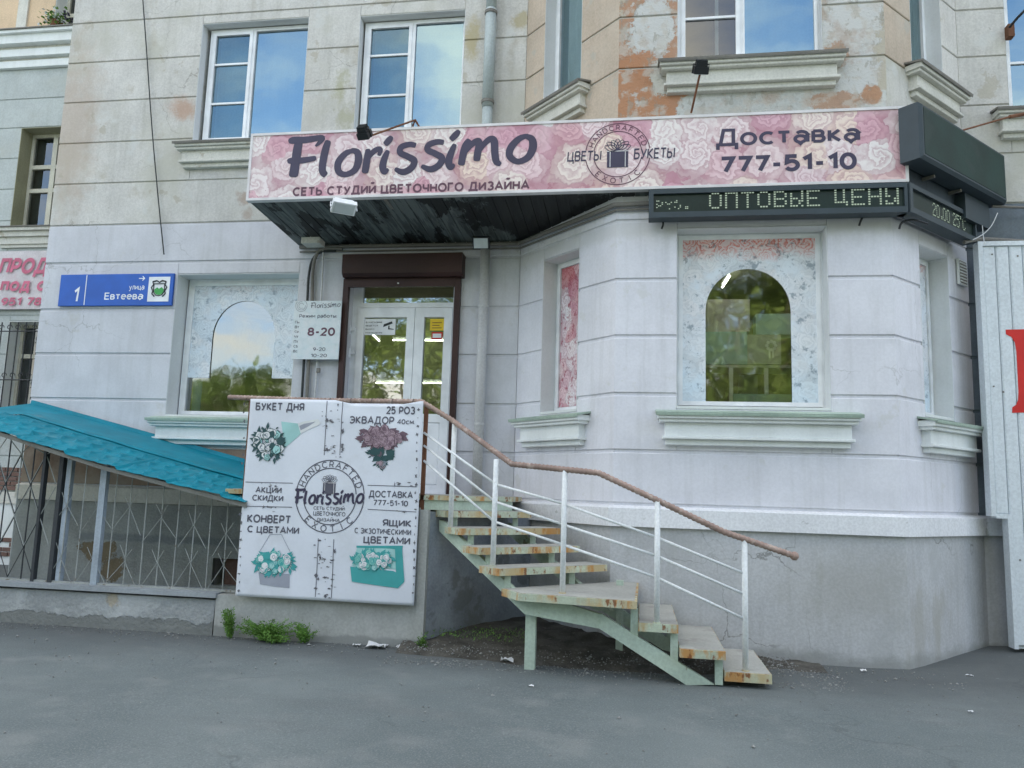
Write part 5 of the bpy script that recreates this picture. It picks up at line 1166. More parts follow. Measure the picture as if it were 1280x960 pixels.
mb.poly([Fp.w(*(lambda h: (h[0], .004, h[1]))(Fp.hit(*p, .004))) for p in lp][::-1]); mb.build('red_letter', M['red'], kp)
for p in ((1240, 318), (1272, 320), (1242, 483), (1254, 490), (1275, 700)):
    h = Fp.hit(*p); MB().fbox(Fp, h[0]-.008, h[0]+.008, .0, .006, h[1]-.008, h[1]+.008).build('screw', M['conduit'], kp)

# ------------------------------------------------------------------ low wall, grille fence, turquoise roof
YL = -1.76
lw = MB(); n_ = 90; vs = []
for i in range(n_+1):
    x_ = -12+(-4.38+12)*i/n_
    for (y, z) in ((YL+.28, -.2), (YL-.03+.02*mn.noise(Vector((x_*3, 0, 0))), -.2), (YL-.02+.03*mn.noise(Vector((x_*3, 2, 0))), .12), (YL+.012*mn.noise(Vector((x_*2, 5, 0))), .36+.008*mn.noise(Vector((x_*4, 0, 7)))), (YL+.28, .38)):
        vs.append((x_, y, z))
lw.add(vs, [(5*i+k, 5*i+(k+1) % 5, 5*i+5+(k+1) % 5, 5*i+5+k) for i in range(n_) for k in range(5)]+[(0, 1, 2, 3, 4)])
L = thing('low_wall', (-7, YL, 0), 'low patched concrete kerb wall under the grille at left', 'wall')
lw.build('wall_body', M['concrete'], L); MB().box(-12, -4.36, YL-.05, YL+.30, .385, .435).build('coping', surf('grey_coping', (.34, .37, .39), .8, bump=.5), L)
# roof
RL = [(-12.0, 2.38), (-7.55, 2.22), (-7.05, 2.06), (-5.75, 1.72), (-4.05, 1.37)]
def lin(pts, x):
    for (a, za), (b, zb_) in zip(pts, pts[1:]):
        if x <= b: return za+(zb_-za)*(x-a)/(b-a)
    return pts[-1][1]
RC = [(-12, 2.40), (-7.5, 2.32), (-6.71, 2.12), (-5.98, 1.94), (-5.13, 1.74), (-4.05, 1.50)]
rf = thing('awning_roof', (-6, -1, 1.4), 'turquoise metal tile roof sloping down over the basement stairs', 'roof')
m = MB(); vs = []; NA, NB = 300, 30; YA, YB = -1.93, -1.06
for j in range(NB+1):
    for i in range(NA+1):
        x_ = -12+(-4.05+12)*i/NA; v = j/NB; x2 = x_
        z = lin(RL, x_)*(1-v)+lin(RC, x_)*v+.028*((x_/.62) % 1-.5)*(1-v)
        st = (v*4) % 1; z += .038*max(0, math.sin(x_*2*PI/.19+(int(v*4) % 2)*1.5))**2*(1-st)**1.5*(1 if .06 < v < .95 else .15)-.006*st
        vs.append((x2, YA+(YB-YA)*v, z+.03+.008*mn.noise(Vector((x_*1.5, v*3, 0)))))
m.add(vs, [(j*(NA+1)+i, j*(NA+1)+i+1, (j+1)*(NA+1)+i+1, (j+1)*(NA+1)+i) for j in range(NB) for i in range(NA)])
o_ = m.build('tile_sheet', M['teal'], rf); sm = o_.modifiers.new('solid', 'SOLIDIFY'); sm.thickness = .004
# overlaps between tile sheets
m = MB(); vs = []; N2 = 60
for i in range(N2+1):
    x_ = -8.28+(-4.05+8.28)*i/N2; w_ = .012*mn.noise(Vector((x_*2, 0, 3)))
    vs += [(x_-.0, YB-.03, lin(RC, x_)+.034+w_), (x_, -1.05, lin(RC, x_)+.055+w_), (x_, -.08, max(lin([(-8.3, 2.60), (-5.11, 1.87), (-4, 1.62)], x_), 0)+w_), (x_, -.065, lin([(-8.3, 2.60), (-5.11, 1.87), (-4, 1.62)], x_)+.05)]
m.add(vs, [(4*i+k, 4*i+4+k, 4*i+5+k, 4*i+1+k) for i in range(N2) for k in range(3)])
o_ = m.build('ridge_flashing', M['teal'], rf); sm = o_.modifiers.new('solid', 'SOLIDIFY'); sm.thickness = .004
m = MB()
for a, b in zip(RL, RL[1:]): m.prism([(a[0], -1.90, a[1]-.03), (b[0], -1.90, b[1]-.03), (b[0], -1.90, b[1]+.015), (a[0], -1.90, a[1]+.015)], (0, .03, 0))
m.build('fascia_board', surf('grey_board', (.22, .22, .20), .8), rf)
for x_ in (-7.2, -6.2, -5.2, -4.4):
    m = MB(); m.prism([(x_, -1.86, lin(RL, x_)-.05), (x_+.05, -1.86, lin(RL, x_)-.05), (x_+.05, -.1, lin(RL, x_)+.05), (x_, -.1, lin(RL, x_)+.05)], (0, 0, .04)); m.build('rafter', M['conduit'], rf)
# grille fence
gf = thing('grille_fence', (-6, -1.72, .43), 'grey welded grille with starburst bars between low wall and roof', 'fence')
YG = -1.66; zt = lambda x: lin(RL, x)-.03
xq = lambda px, py: at(px, py, 9.76+YG).x
for (p0, p1, wd, mt_) in ((118, 730, .075, 'post'), (64, 720, .05, 'darkbars'), (42, 720, .035, 'darkbars')):
    x_ = xq(p0, p1)
    MB().box(x_-wd/2, x_+wd/2, YG-.03, YG+.03, .43, zt(x_)+.02).build('post', M[mt_], gf)
MB().box(xq(64, 720)+.05, xq(64, 720)+.11, YG+.0, YG+.06, .43, zt(-6.6)).build('post', M['post'], gf)
bars = [xq(px, 700) for px in (6, 22, 54, 88, 146, 166, 190, 214, 238, 262, 284)]
bx = -7.0
xs_ = []
x_ = -6.32
while x_ < -4.12: xs_.append(x_); x_ += .195
for i, x_ in enumerate(xs_):
    MB().tube([(x_, YG, .43), (x_+random.uniform(-.008, .008), YG, zt(x_))], .0065, 5).build('bar', M['bars'], gf)
    if i % 2: continue
    for zc in (min(1.28, zt(x_)-.36), .72):
        for s_ in (-1, 1):
            for (dx, dz) in ((.185, -.27), (.075, .14)):
                MB().tube([(x_, YG-.010, zc+random.uniform(-.02, .02)), (x_+s_*dx*random.uniform(.85, 1.1), YG-.010, zc+dz*random.uniform(.8, 1.15))], .004, 4).build('diagonal_bar', M['bars'], gf)
xs2 = [-7.6+.16*i for i in range(7)]
for i, x_ in enumerate(xs2):
    MB().tube([(x_, YG, .43), (x_, YG, zt(x_))], .008, 5).build('bar', M['darkbars'] if i % 2 else M['bars'], gf)
    for zc in ((.8, 1.5) if i % 2 else (1.15, 1.85)):
        for s_ in (-1, 1):
            for dz in (.33, -.33): MB().tube([(x_, YG-.012, zc), (x_+s_*.16, YG-.012, min(zt(x_), zc+dz))], .006, 4).build('diagonal_bar', M['darkbars'] if i % 2 else M['bars'], gf)
MB().box(-9, -4.12, YG-.015, YG+.015, .435, .455).build('bottom_rail', M['bars'], gf)

# ------------------------------------------------------------------ landing and stairs
ZL = 1.53
lb_ = thing('landing_base', (-3.2, -1, 0), 'pale rendered concrete base of the entrance landing below the banner', 'landing')
m = MB(); m.box(-4.37, -2.19, YL-.02, YL+.28, -.2, .42); m.box(-4.09, -2.19, YL+.281, -.06, -.2, 1.40); m.box(-4.09, -2.19, YL-.018, YL+.28, .421, 1.40)
m.build('base_front', M['landing'], lb_)
m = MB(); m.prism([(-2.19, YL+.05, -.2), (-2.12, YL+.05, -.2), (-1.22, -.36, -.2), (-1.49, -.07, -.2), (-2.19, -.07, -.2)], (0, 0, 1.56)); m.build('side_wall', M['landside'], lb_)
MB().box(-2.19, -2.10, YL-.03, YL+.055, -.2, 1.38).build('corner_pier', M['landing'], lb_)
V45 = Vector((.7071, .7071, 0)); U45 = Vector((.7071, -.7071, 0))
stc = thing('staircase', (-.8, -2.2, 0), 'rusty pale green metal staircase turning down from the shop door', 'staircase')
def plate(poly, z, th, name='tread'):
    """tread: rusty edge angle with a grey plate let in"""
    P = [Vector((p[0], p[1], z-th)) for p in poly]; m = MB(); m.prism(P, (0, 0, th)); t_ = m.build(name, M['stairrust'], stc)
    c = sum(P, Vector())/len(P); m = MB(); m.prism([Vector((p.x+(c.x-p.x)*.035, p.y+(c.y-p.y)*.035, z-.004)) for p in P], (0, 0, .008)); m.build('tread_plate', M['tread'], t_)
    return t_
def P2(x, d): return Vector((x, d-9.76, 0))
# landing slab
plate([P2(-4.37, 8.0), P2(-2.14, 8.0), P2(-1.36, 8.78), P2(-1.36, 9.55), P2(-1.58, 9.68), P2(-4.37, 9.68)], ZL, .05, 'landing_plate')
m = MB(); a_, b_ = P2(-2.16, 8.02), P2(-1.36, 8.82)
m.prism([a_+Vector((0, 0, ZL-.052)), b_+Vector((0, 0, ZL-.052)), b_+Vector((0, 0, ZL-.15)), a_+Vector((0, 0, ZL-.15))], (-.02, .02, 0)); m.build('landing_channel', M['stairgreen'], stc)
# (front-left corner in plan, height)
FT = [((-1.93, 8.00), 1.375, 1.12), ((-1.70, 7.77), 1.215, 1.27), ((-1.47, 7.54), 1.05, 1.27), ((-1.24, 7.31), .885, 1.36)]
for (c, z, Ln) in FT:
    p = P2(*c); q = p+V45*Ln; b1 = q-U45*.32; b0 = p-U45*.32
    plate([p, q, b1, b0], z, .065)
plate([P2(-1.22, 7.40), P2(-1.02, 7.12), P2(.02, 6.98), P2(.04, 8.46), P2(-.18, 8.46), P2(-.98, 7.66)], .70, .065)
plate([P2(.035, 7.14), P2(.375, 7.14), P2(.375, 8.42), P2(.045, 8.42)], .50, .07)
plate([P2(.385, 7.10), P2(.765, 7.10), P2(.765, 8.40), P2(.385, 8.40)], .31, .07)
plate([P2(.765, 7.20), P2(1.155, 7.20), P2(1.155, 8.30), P2(.765, 8.30)], .125, .075)
# brackets under the treads
def bracket(x, d, z0, z1, w_=.05):
    p = P2(x, d); MB().box(p.x-w_/2, p.x+w_/2, p.y-w_/2, p.y+w_/2, z0, z1).build('bracket', M['stairgreen'], stc)
for (c, z, Ln) in FT:
    p = P2(*c)-U45*.05
    for t_ in (.16, .95):
        q = p+V45*t_-U45*.02; MB().box(q.x-.028, q.x+.028, q.y-.02, q.y+.02, z-.235, z-.066).build('bracket', M['stairgreen'], stc)
for (px, pt, pb_, d) in ((793, 761, 797, 7.22), (843, 792, 829, 7.22), (899, 824, 856, 7.22)):
    a_ = at(px, pb_, d); b_ = at(px, pt, d); MB().box(a_.x-.035, a_.x+.03, a_.y-.01, a_.y+.04, max(a_.z, .0), b_.z).build('bracket', M['stairgreen'], stc)
    b2 = 1.0; MB().box(a_.x-.03, a_.x+.03, a_.y+1.0, a_.y+1.04, 0.0, b_.z).build('bracket', M['stairgreen'], stc)
# stringers
def onplane(px, py, A_, B_):
    n_v = Vector((B_.y-A_.y, -(B_.x-A_.x), 0)); r = ray(px, py); t_ = (A_-CAM).dot(n_v)/r.dot(n_v); return CAM+r*t_
def stringer(pxs, A_, B_, th, mat=M['stairgreen'], shift=None):
    m = MB(); pts = [onplane(x_, y_, A_, B_) for x_, y_ in pxs]; n_v = Vector((-(B_.y-A_.y), (B_.x-A_.x), 0)).normalized()*th
    if shift: pts = [p+shift for p in pts]
    m.prism(pts, n_v); m.build('stringer', mat, stc)
    # flange along the lower edge
A1, B1 = P2(-2.05, 8.05), P2(-.98, 7.22)
sv = Vector((.06, .06, 0)); A1 += sv; B1 += sv
s1 = [(549, 650), (556, 653), (572, 669), (638, 733), (674, 767), (655, 767), (549, 664)]
stringer(s1, A1, B1, .05); stringer(s1, A1, B1, .05, shift=Vector((.62, .62, -.03)))
A2, B2 = P2(-1.0, 7.24), P2(.0, 7.20)
s2 = [(640, 746), (700, 752), (751, 768), (748, 785.5), (656, 768)]
stringer(s2, A2, B2, .05)
A3, B3 = P2(-.1, 7.20), P2(1.0, 7.20)
s3 = [(751, 767), (893, 856), (858, 856.5), (748, 785)]
stringer(s3, A3, B3, .06); stringer(s3, A3, B3, .06, shift=Vector((0, 1.0, 0)))
p = atz(662, 835, .02); MB().box(p.x-.05, p.x+.045, p.y-.0, p.y+.09, -.05, onplane(662, 768, A2, B2).z).build('leg', M['stairgreen'], stc)
MB().box(p.x+.75, p.x+.82, p.y+.75, p.y+.82, -.05, .75).build('leg', M['stairgreen'], stc)
# railing
rl = thing('stair_railing', (-.8, -2.4, 0), 'white stair railing with brown twisted handrail and three thin rails', 'railing')
feet = {'B': P2(-1.86, 7.97), 'D': P2(-1.27, 7.38), 'E': P2(-.60, 7.16), 'F': P2(.20, 7.18), 'H': P2(.93, 7.28)}
fz = {'B': 1.17, 'D': .885, 'E': .70, 'F': .50, 'H': .125}
tops = {'B': (566, 527), 'D': (618, 574), 'E': (705, 588), 'F': (820, 626), 'H': (929, 674)}
foots = {'B': (563, 657), 'D': (616, 707), 'E': (703, 740), 'F': (821, 779), 'H': (932, 838)}
def post_at(k, py):
    """point on post k at picture height py"""
    f_ = foots[k]; d = ray(*f_); base = atz(*f_, fz[k]) ; dist = base.y-CAM.y
    x_ = f_[0]+(tops[k][0]-f_[0])*(py-f_[1])/(tops[k][1]-f_[1]); return at(x_, py, DK[k])
DK = {'B': 7.98, 'D': 7.50, 'E': 7.26, 'F': 7.18, 'H': 7.28}
POST = {}
for k in 'BDEFH':
    a_ = at(*foots[k], DK[k]); b_ = at(*tops[k], DK[k]); POST[k] = (a_, b_)
    MB().tube([(a_.x, a_.y, fz[k]-.01), (a_.x, a_.y, b_.z)], .026, 10).build('post', M['rail'], rl, smooth=True)
    MB().tube([(a_.x, a_.y, fz[k]), (a_.x, a_.y, fz[k]+.012)], .034, 10).build('post_foot', M['stairrust'], rl)
def onpost(k, py):
    a_, b_ = POST[k]; z = at(foots[k][0]+(tops[k][0]-foots[k][0])*(foots[k][1]-py)/(foots[k][1]-tops[k][1]), py, DK[k]).z; return Vector((a_.x, a_.y, z))
P0 = lambda py: at(530, py, 8.0)
for i in range(3):
    pts = [P0((541, 557, 576)[i]), onpost('D', (605, 627, 652)[i]), onpost('E', (630, 656, 681)[i]), onpost('F', (672, 695, 722)[i]), onpost('H', (717, 743, 774)[i])]
    for a_, b_ in zip(pts, pts[1:]): MB().tube([a_, b_], .0125, 7).build('rail', M['rail'], rl, smooth=True)
def dense(pts, step=.012):
    out = []
    for a_, b_ in zip(pts, pts[1:]):
        n_ = max(1, int((b_-a_).length/step)); out += [a_+(b_-a_)*i/n_ for i in range(n_)]
    return out+[pts[-1]]
hp = [at(286, 496.5, 8.0), at(400, 500.5, 8.0), at(527, 502, 8.0), POST['B'][1]+Vector((0, 0, .01)), at(640, 580, 7.45), POST['E'][1]+Vector((0, 0, .01)), at(748, 591, 7.22), POST['F'][1]+Vector((0, 0, .01)), at(905, 665, 7.24), at(990, 694, 7.36)]
m = MB(); m.tube(dense([Vector(p) for p in hp]), .027, 12, twist=150); m.build('handrail', M['handrail'], rl, smooth=True)
m = MB(); e_ = hp[-1]; d_ = (hp[-1]-hp[-2]).normalized(); m.tube([e_-d_*.01, e_+d_*.005, e_+d_*.02, e_+d_*.045, e_+d_*.06], [.026, .036, .040, .034, .012], 12); m.build('handrail_knob', M['handrail'], rl, smooth=True)
# banner frame posts
for px in (529,):
    a_ = at(526, 640, 8.0); MB().box(a_.x-.015, a_.x+.025, a_.y, a_.y+.035, .45, 2.49).build('post', M['rust'], rl)
a_ = at(304, 600, 8.0); MB().box(a_.x-.0, a_.x+.03, a_.y, a_.y+.03, 1.4, 2.49).build('post', M['rust'], rl)

# ------------------------------------------------------------------ banner on the railing
bn = thing('advertising_banner', (-3.15, -1.83, .45), 'white wrinkled flower advertising banner tied to the landing railing', 'banner')
Fn = Frame(0, -1.86, 1, 0)
BX0, BX1 = Fn.hit(304, 620)[0], Fn.hit(523.5, 625)[0]; BZ1, BZ0 = Fn.hit(420, 500)[1]+.0, Fn.hit(408, 751)[1]
def wr(u, z):
    """wrinkles of the vinyl sheet"""
    t_ = (z-BZ0)/(BZ1-BZ0); s_ = (u-BX0)/(BX1-BX0)
    return .010*mn.noise(Vector((u*2.0, z*2.2, 0)))+.012*math.exp(-((s_-.62)*3)**2)*math.sin((t_+.15*s_)*40)*max(0, t_-.8)*3+.010*math.sin(s_*9+t_*4)*(1-t_)
class Wr(Frame):
    def w(s, u, o, z): return s.O+s.U*u+s.N*(o+wr(u, z))+Vector((0, 0, z))
Fw = Wr(0, -1.86, 1, 0)
m = MB(); NU, NZ = 60, 60; vs = []
for j in range(NZ+1):
    for i in range(NU+1):
        u = BX0+(BX1-BX0)*i/NU; z = BZ0+(BZ1-BZ0)*j/NZ
        if j == NZ:
            s_ = i/NU; z -= .055*max(0, 1-((s_-.74)/.24)**2)
        vs.append(Fw.w(u, 0, z))
m.add(vs, [(j*(NU+1)+i, j*(NU+1)+i+1, (j+1)*(NU+1)+i+1, (j+1)*(NU+1)+i) for j in range(NZ) for i in range(NU)])
o_ = m.build('banner_sheet', M['banner'], bn, smooth=True); sm = o_.modifiers.new('solid', 'SOLIDIFY'); sm.thickness = .003; sm.offset = 1
mb = MB(); bt = lambda *a, **k: tp(Fw, .006, *a, mbx=mb, **k)
bt('БУКЕТ ДНЯ', 319, 503.5, 381, 515.5, bold=.028); bt('25 РОЗ', 482, 508, 519, 518, bold=.028); bt('ЭКВАДОР', 437, 519.5, 493, 532, bold=.024); bt('40см.', 496, 523.5, 519, 530.5, bold=.022)
bt('АКЦИИ', 319, 608, 352, 618, bold=.023); bt('СКИДКИ', 315, 618.8, 354, 628, bold=.023); bt('КОНВЕРТ', 309, 643.5, 363, 654, bold=.026); bt('С ЦВЕТАМИ', 309, 657, 374, 668.5, bold=.026)
bt('ДОСТАВКА', 461, 613, 516, 624, bold=.023); bt('777-51-10', 467, 624.8, 510, 632.5, bold=.023); bt('ЯЩИК', 478, 649.5, 514, 660, bold=.026); bt('С ЭКЗОТИЧЕСКИМИ', 443, 660.3, 514, 668, bold=.022); bt('ЦВЕТАМИ', 454, 670, 513, 682, bold=.026)
bt('СЕТЬ СТУДИЙ', 391.5, 632, 431, 638.5, bold=.013); bt('ЦВЕТОЧНОГО', 391, 639.5, 432, 646, bold=.013); bt('ДИЗАЙНА', 395, 646.5, 425, 653, bold=.013)
mb.build('lettering', M['inkgrey'], bn, kind='stuff')
mb = MB(); u0, z0 = Fn.hit(368, 631); u1, z1 = Fn.hit(456, 612); brush_word(mb, Fw, .007, u0, u1, z0+.012, z1-.012, 1.35); mb.build('brush_lettering', M['ink'], bn)
cu, cz = Fn.hit(412.5, 620.5); emblem(Fw, .006, cu, cz, .375, .29, bn, False, M['inkgrey'], .095); giftbox(Fw, .0065, cu-.01, Fn.hit(413, 606)[1], .6, M['inkgrey'], M['signframe'], bn)
mb = MB()
def bline(x0, y0, x1, y1, w_=.007):
    a = Fn.hit(x0, y0); b = Fn.hit(x1, y1); n_ = 8
    dx, dz = b[0]-a[0], b[1]-a[1]; L_ = math.hypot(dx, dz); nx_, nz_ = -dz/L_*w_/2, dx/L_*w_/2; vs = []
    for i in range(n_+1):
        t_ = i/n_
        for s_ in (-1, 1): vs.append(Fw.w(a[0]+dx*t_+nx_*s_, .006, a[1]+dz*t_+nz_*s_))
    mb.add(vs, [(2*i, 2*i+1, 2*i+3, 2*i+2) for i in range(n_)])
for l_ in ((307, 602.5, 366, 604), (306, 632.5, 365, 634), (460, 606.5, 521, 608.5), (460, 636.5, 520, 640), (409, 501, 405.5, 569), (428.5, 502, 425, 569), (398, 673, 394, 746), (417.5, 674, 414, 747)): bline(*l_)
mb.build('print_lines', M['inkgrey'], bn, kind='stuff')
C_bark = plain('bark_grey_print', (.13, .13, .15))
random.seed(12); mb = MB()
for i in range(110):
    k = random.random()
    if k < .40: px = random.uniform(403, 431); py = random.uniform(503, 572)
    elif k < .75: px = random.uniform(393, 419)-(0); py = random.uniform(672, 748)
    else: px = random.choice((random.uniform(325, 345), random.uniform(490, 518))); py = random.choice((604, 633, 607, 639))+random.uniform(-1, 2)
    a = Fn.hit(px, py); disc(mb, Fw, .0062+.00005*i, a[0], a[1], random.uniform(.004, .022), random.uniform(.002, .010 if random.random() < .75 else .03), 9, random.random()*6, .45)
for i in range(46):
    e = random.random()
    px, py = (303-(i % 23)*.28+2.5, 505+i % 23*10.6) if i < 23 else (522.5-(i % 23)*.28, 512+i % 23*10.4)
    a = Fn.hit(px+random.uniform(-1, 1), py); disc(mb, Fw, .0062+.00005*i, a[0], a[1], random.uniform(.004, .018), random.uniform(.004, .022), 8, random.random()*6, .5)
mb.build('bark_print', C_bark, bn, kind='stuff')
C_dark = plain('print_dark_green', (.03, .085, .09)); C_teal = plain('print_teal', (.06, .36, .36)); C_pteal = plain('print_pale_teal', (.36, .62, .60)); C_wh = plain('print_rose_white', (.74, .76, .76))
C_mau = plain('print_mauve_rose', (.36, .26, .30)); C_mau2 = plain('print_dark_mauve', (.16, .10, .13)); C_gr = plain('print_grey_pot', (.34, .36, .42)); C_mint = plain('print_mint', (.25, .55, .48))
def fillpoly(m, pts, lay):
    ys_ = [p[1] for p in pts]; y0, y1 = min(ys_), max(ys_); n_ = max(2, int((y1-y0)/2.5)); K = 8
    def span(y):
        xs_ = [a[0]+(b[0]-a[0])*(y-a[1])/(b[1]-a[1]) for a, b in zip(pts, pts[1:]+pts[:1]) if (a[1]-y)*(b[1]-y) <= 0 and a[1] != b[1]]
        return min(xs_), max(xs_)
    rows = []
    for j in range(n_+1):
        y = y0+(y1-y0)*(.001+.998*j/n_); a, b = span(y); rows.append([Fw.w(*(lambda h: (h[0], lay, h[1]))(Fn.hit(a+(b-a)*i/K, y))) for i in range(K+1)])
    m.add([v for r in rows for v in r], [(j*(K+1)+i, j*(K+1)+i+1, (j+1)*(K+1)+i+1, (j+1)*(K+1)+i) for j in range(n_) for i in range(K)])
def bouquet(cx, cy, rx, ry, n, leafc, roses, rs, seed, extra=None):
    random.seed(seed); m = MB(); mats = [leafc]+roses+[C_mau2, C_teal, C_pteal, C_gr, C_wh]
    lay = .0065
    if extra: 
        for (pts, mi) in extra:
            m.cur = len(roses)+1+mi; fillpoly(m, pts, lay); lay += .0012
    m.cur = 0
    for i in range(n*2):
        a_ = random.uniform(0, 2*PI); r_ = random.uniform(.55, 1.12); px, py = cx+rx*r_*math.cos(a_), cy+ry*r_*math.sin(a_); h = Fn.hit(px, py)
        L_ = random.uniform(.5, 1.3)*rs*.009; t2 = a_+random.uniform(-.7, .7)
        m.poly([Fw.w(h[0]+x_*math.cos(t2)-y_*math.sin(t2), lay, h[1]-(x_*math.sin(t2)+y_*math.cos(t2))) for x_, y_ in ((-L_, 0), (-.2*L_, .45*L_), (L_, 0), (-.2*L_, -.45*L_))]); lay += .00004
    for i in range(n):
        a_ = random.uniform(0, 2*PI); r_ = math.sqrt(random.random())*.85; px, py = cx+rx*r_*math.cos(a_), cy+ry*r_*math.sin(a_); h = Fn.hit(px, py); R_ = rs*.0085*random.uniform(.7, 1.15)
        c1 = 1+random.randrange(len(roses)); m.cur = 0; disc(m, Fw, lay, h[0], h[1], R_*1.16, R_*1.16, 9, random.random()*6, .15); lay += .00008; m.cur = c1; disc(m, Fw, lay, h[0], h[1], R_, R_, 10, random.random()*6, .1); lay += .00008
        m.cur = 0 if roses[c1-1] is not C_wh else len(roses)+4
        for q_ in (.72, .42): arc(m, Fw, lay, h[0], h[1], R_*q_, R_*.16, random.random()*6, random.random()*6+4.2, 8); lay += .00003
    m.build('bouquet_print', mats, bn)
bouquet(336, 555, 19, 21, 34, C_dark, [C_wh, C_wh, C_dark, C_pteal], 4.4, 31, [([(352, 527), (373, 529), (378, 540), (370, 548), (356, 560)], 2), ([(372, 528), (398, 524), (402, 530), (385, 537), (376, 542)], 4), ([(374, 531), (395, 527), (384, 534), (376, 538)], 3)])
bouquet(478, 548, 27, 14, 40, C_mau2, [C_mau, C_mau, C_mau], 4.2, 32, [])
bouquet(478, 567, 17, 8, 16, C_dark, [C_dark, C_dark, C_mau2], 3.6, 36)
bouquet(477, 580, 8, 6, 8, C_dark, [C_mau2, C_gr, C_mau], 3, 38)
bouquet(478, 546, 26, 12, 46, C_mau2, [C_mau, C_mau, C_mau], 4.0, 32)
bouquet(343, 704, 24, 14, 40, C_teal, [C_wh, C_mint, C_wh, C_pteal, C_teal], 4.2, 33, [([(324, 715), (362, 717), (362, 735), (326, 731)], 3)])
bouquet(466, 700, 25, 11, 46, C_teal, [C_wh, C_teal, C_pteal, C_wh, C_mint], 3.9, 34, [([(447, 684), (502, 684), (499, 712), (439, 709)], 2), ([(446, 682), (504, 682), (503, 687), (446, 686)], 1), ([(494, 683), (503, 683), (506, 727), (498, 735), (496, 720)], 1), ([(438, 708), (498, 714), (498, 735), (440, 727)], 1)])
mb = MB()
for a, b in (((325, 690), (338, 668)), ((338, 668), (352, 668)), ((352, 668), (363, 690))): bline(*a, *b, .006)
mb.build('print_lines', C_gr, bn, kind='stuff')
# plastic ties
for i in range(9):
    p = at(309+i*26, 500.5+i*.2, 7.98); m = MB(); m.tube([p+Vector((0, .03*math.cos(a*PI/4), -.01+.04*math.sin(a*PI/4))) for a in range(8)], .003, 4); m.build('tie', M['inkblack'], bn)

# ------------------------------------------------------------------ weeds and litter
def weed(pos, h, spread, n, label, seed):
    random.seed(seed); t_ = thing('weed', pos, label, 'plant', 'weeds at the foot of the wall'); pos = Vector(pos); ml = MB(); ms = MB()
    for i in range(n):
        a_ = random.uniform(0, 2*PI); L_ = h*random.uniform(.4, 1.1); lean = random.uniform(.1, 1)*spread
        pts = [pos+Vector((math.cos(a_)*lean*t2*t2, -abs(math.sin(a_))*lean*t2*t2*.8, L_*t2)) for t2 in (0, .35, .7, 1)]
        ms.tube(pts, .003, 4)
        for k in range(26):
            t2 = random.uniform(.1, 1); p = pts[0].lerp(pts[-1], t2)+Vector((random.gauss(0, .012), random.gauss(0, .01), random.gauss(0, .012)))
            d = Vector((random.uniform(-1, 1), random.uniform(-1, .3), random.uniform(-.2, .9))).normalized()*random.uniform(.012, .030); s_ = d.cross(Vector((random.uniform(-1, 1), 1, random.uniform(-1, 1)))).normalized()*random.uniform(.003, .008)
            ml.poly([p, p+d*.5+s_, p+d, p+d*.5-s_])
    ms.build('stem', M['leaf'], t_); ml.build('foliage', M['leaf'], t_)
g = lambda px, py: (lambda q: (q.x, q.y, .0))(atz(px, py, .0))
W = lambda px: (at(px, 800, 7.93).x, -1.86, .0)
weed(W(289), .28, .10, 50, 'tall green weed at the joint of low wall and landing base', 1)
weed(W(336), .20, .34, 120, 'widest bushy green weed at the foot below the banner', 2)
weed(W(382), .19, .16, 40, 'small feathery weed right of the bushy one below banner', 3)
weed(W(530), .13, .07, 16, 'little weed by the landing corner next to the stairs', 4)
weed((at(348, 800, 7.93).x, -1.92, 0), .08, .25, 30, 'low creeping weed in front of the bushy green weed', 6)
random.seed(8); ml = MB()
for i in range(420):
    x_ = random.uniform(-2.1, -1.0); y_ = random.uniform(-1.9, -1.2); d = Vector((random.uniform(-1, 1), random.uniform(-1, .3), random.uniform(.2, 1))).normalized()*random.uniform(.015, .04); s_ = d.cross(Vector((1, random.random(), 0))).normalized()*.006
    p = Vector((x_, y_, .13+random.random()*.03)); ml.poly([p, p+d*.5+s_, p+d, p+d*.5-s_])
ml.build('ground_cover', M['leaf'], kind='stuff')
random.seed(9)
lits = [((483, 801), .11, 'largest white crumpled paper scrap on the asphalt by the landing corner'), ((634, 826), .07, 'pale crumpled wrapper lying under the metal staircase'), ((508, 808), .075, 'flat white litter scrap just right of the crumpled paper'), ((664, 857), .025, 'tiny white scrap on the asphalt near the stair leg'), ((1079, 838), .03, 'tiny white scrap near the foot of bay right corner'), ((1212, 845), .035, 'white scrap on the asphalt far right by the panel'), ((460, 799), .045, 'little white scrap at the wall foot left of crumpled paper'), ((1213, 889), .022, 'lone tiny scrap on open asphalt at lower right')]
for (p, s_, lab) in lits:
    q = atz(*p, .015); q.y = min(q.y, -1.88 if q.x < -2 else q.y); m = MB(); vs = []
    for j in range(5):
        for i in range(5): vs.append((q.x+(i-2)*s_*.42+random.uniform(-1, 1)*s_*.1, q.y+(j-2)*s_*.35+random.uniform(-1, 1)*s_*.1, .012+random.uniform(0, .5)*s_))
    m.add(vs, [(j*5+i, j*5+i+1, j*5+i+6, j*5+i+5) for j in range(4) for i in range(4)]); tag(m.build('litter_scrap', M['litter']), lab, 'litter', 'litter on the ground')

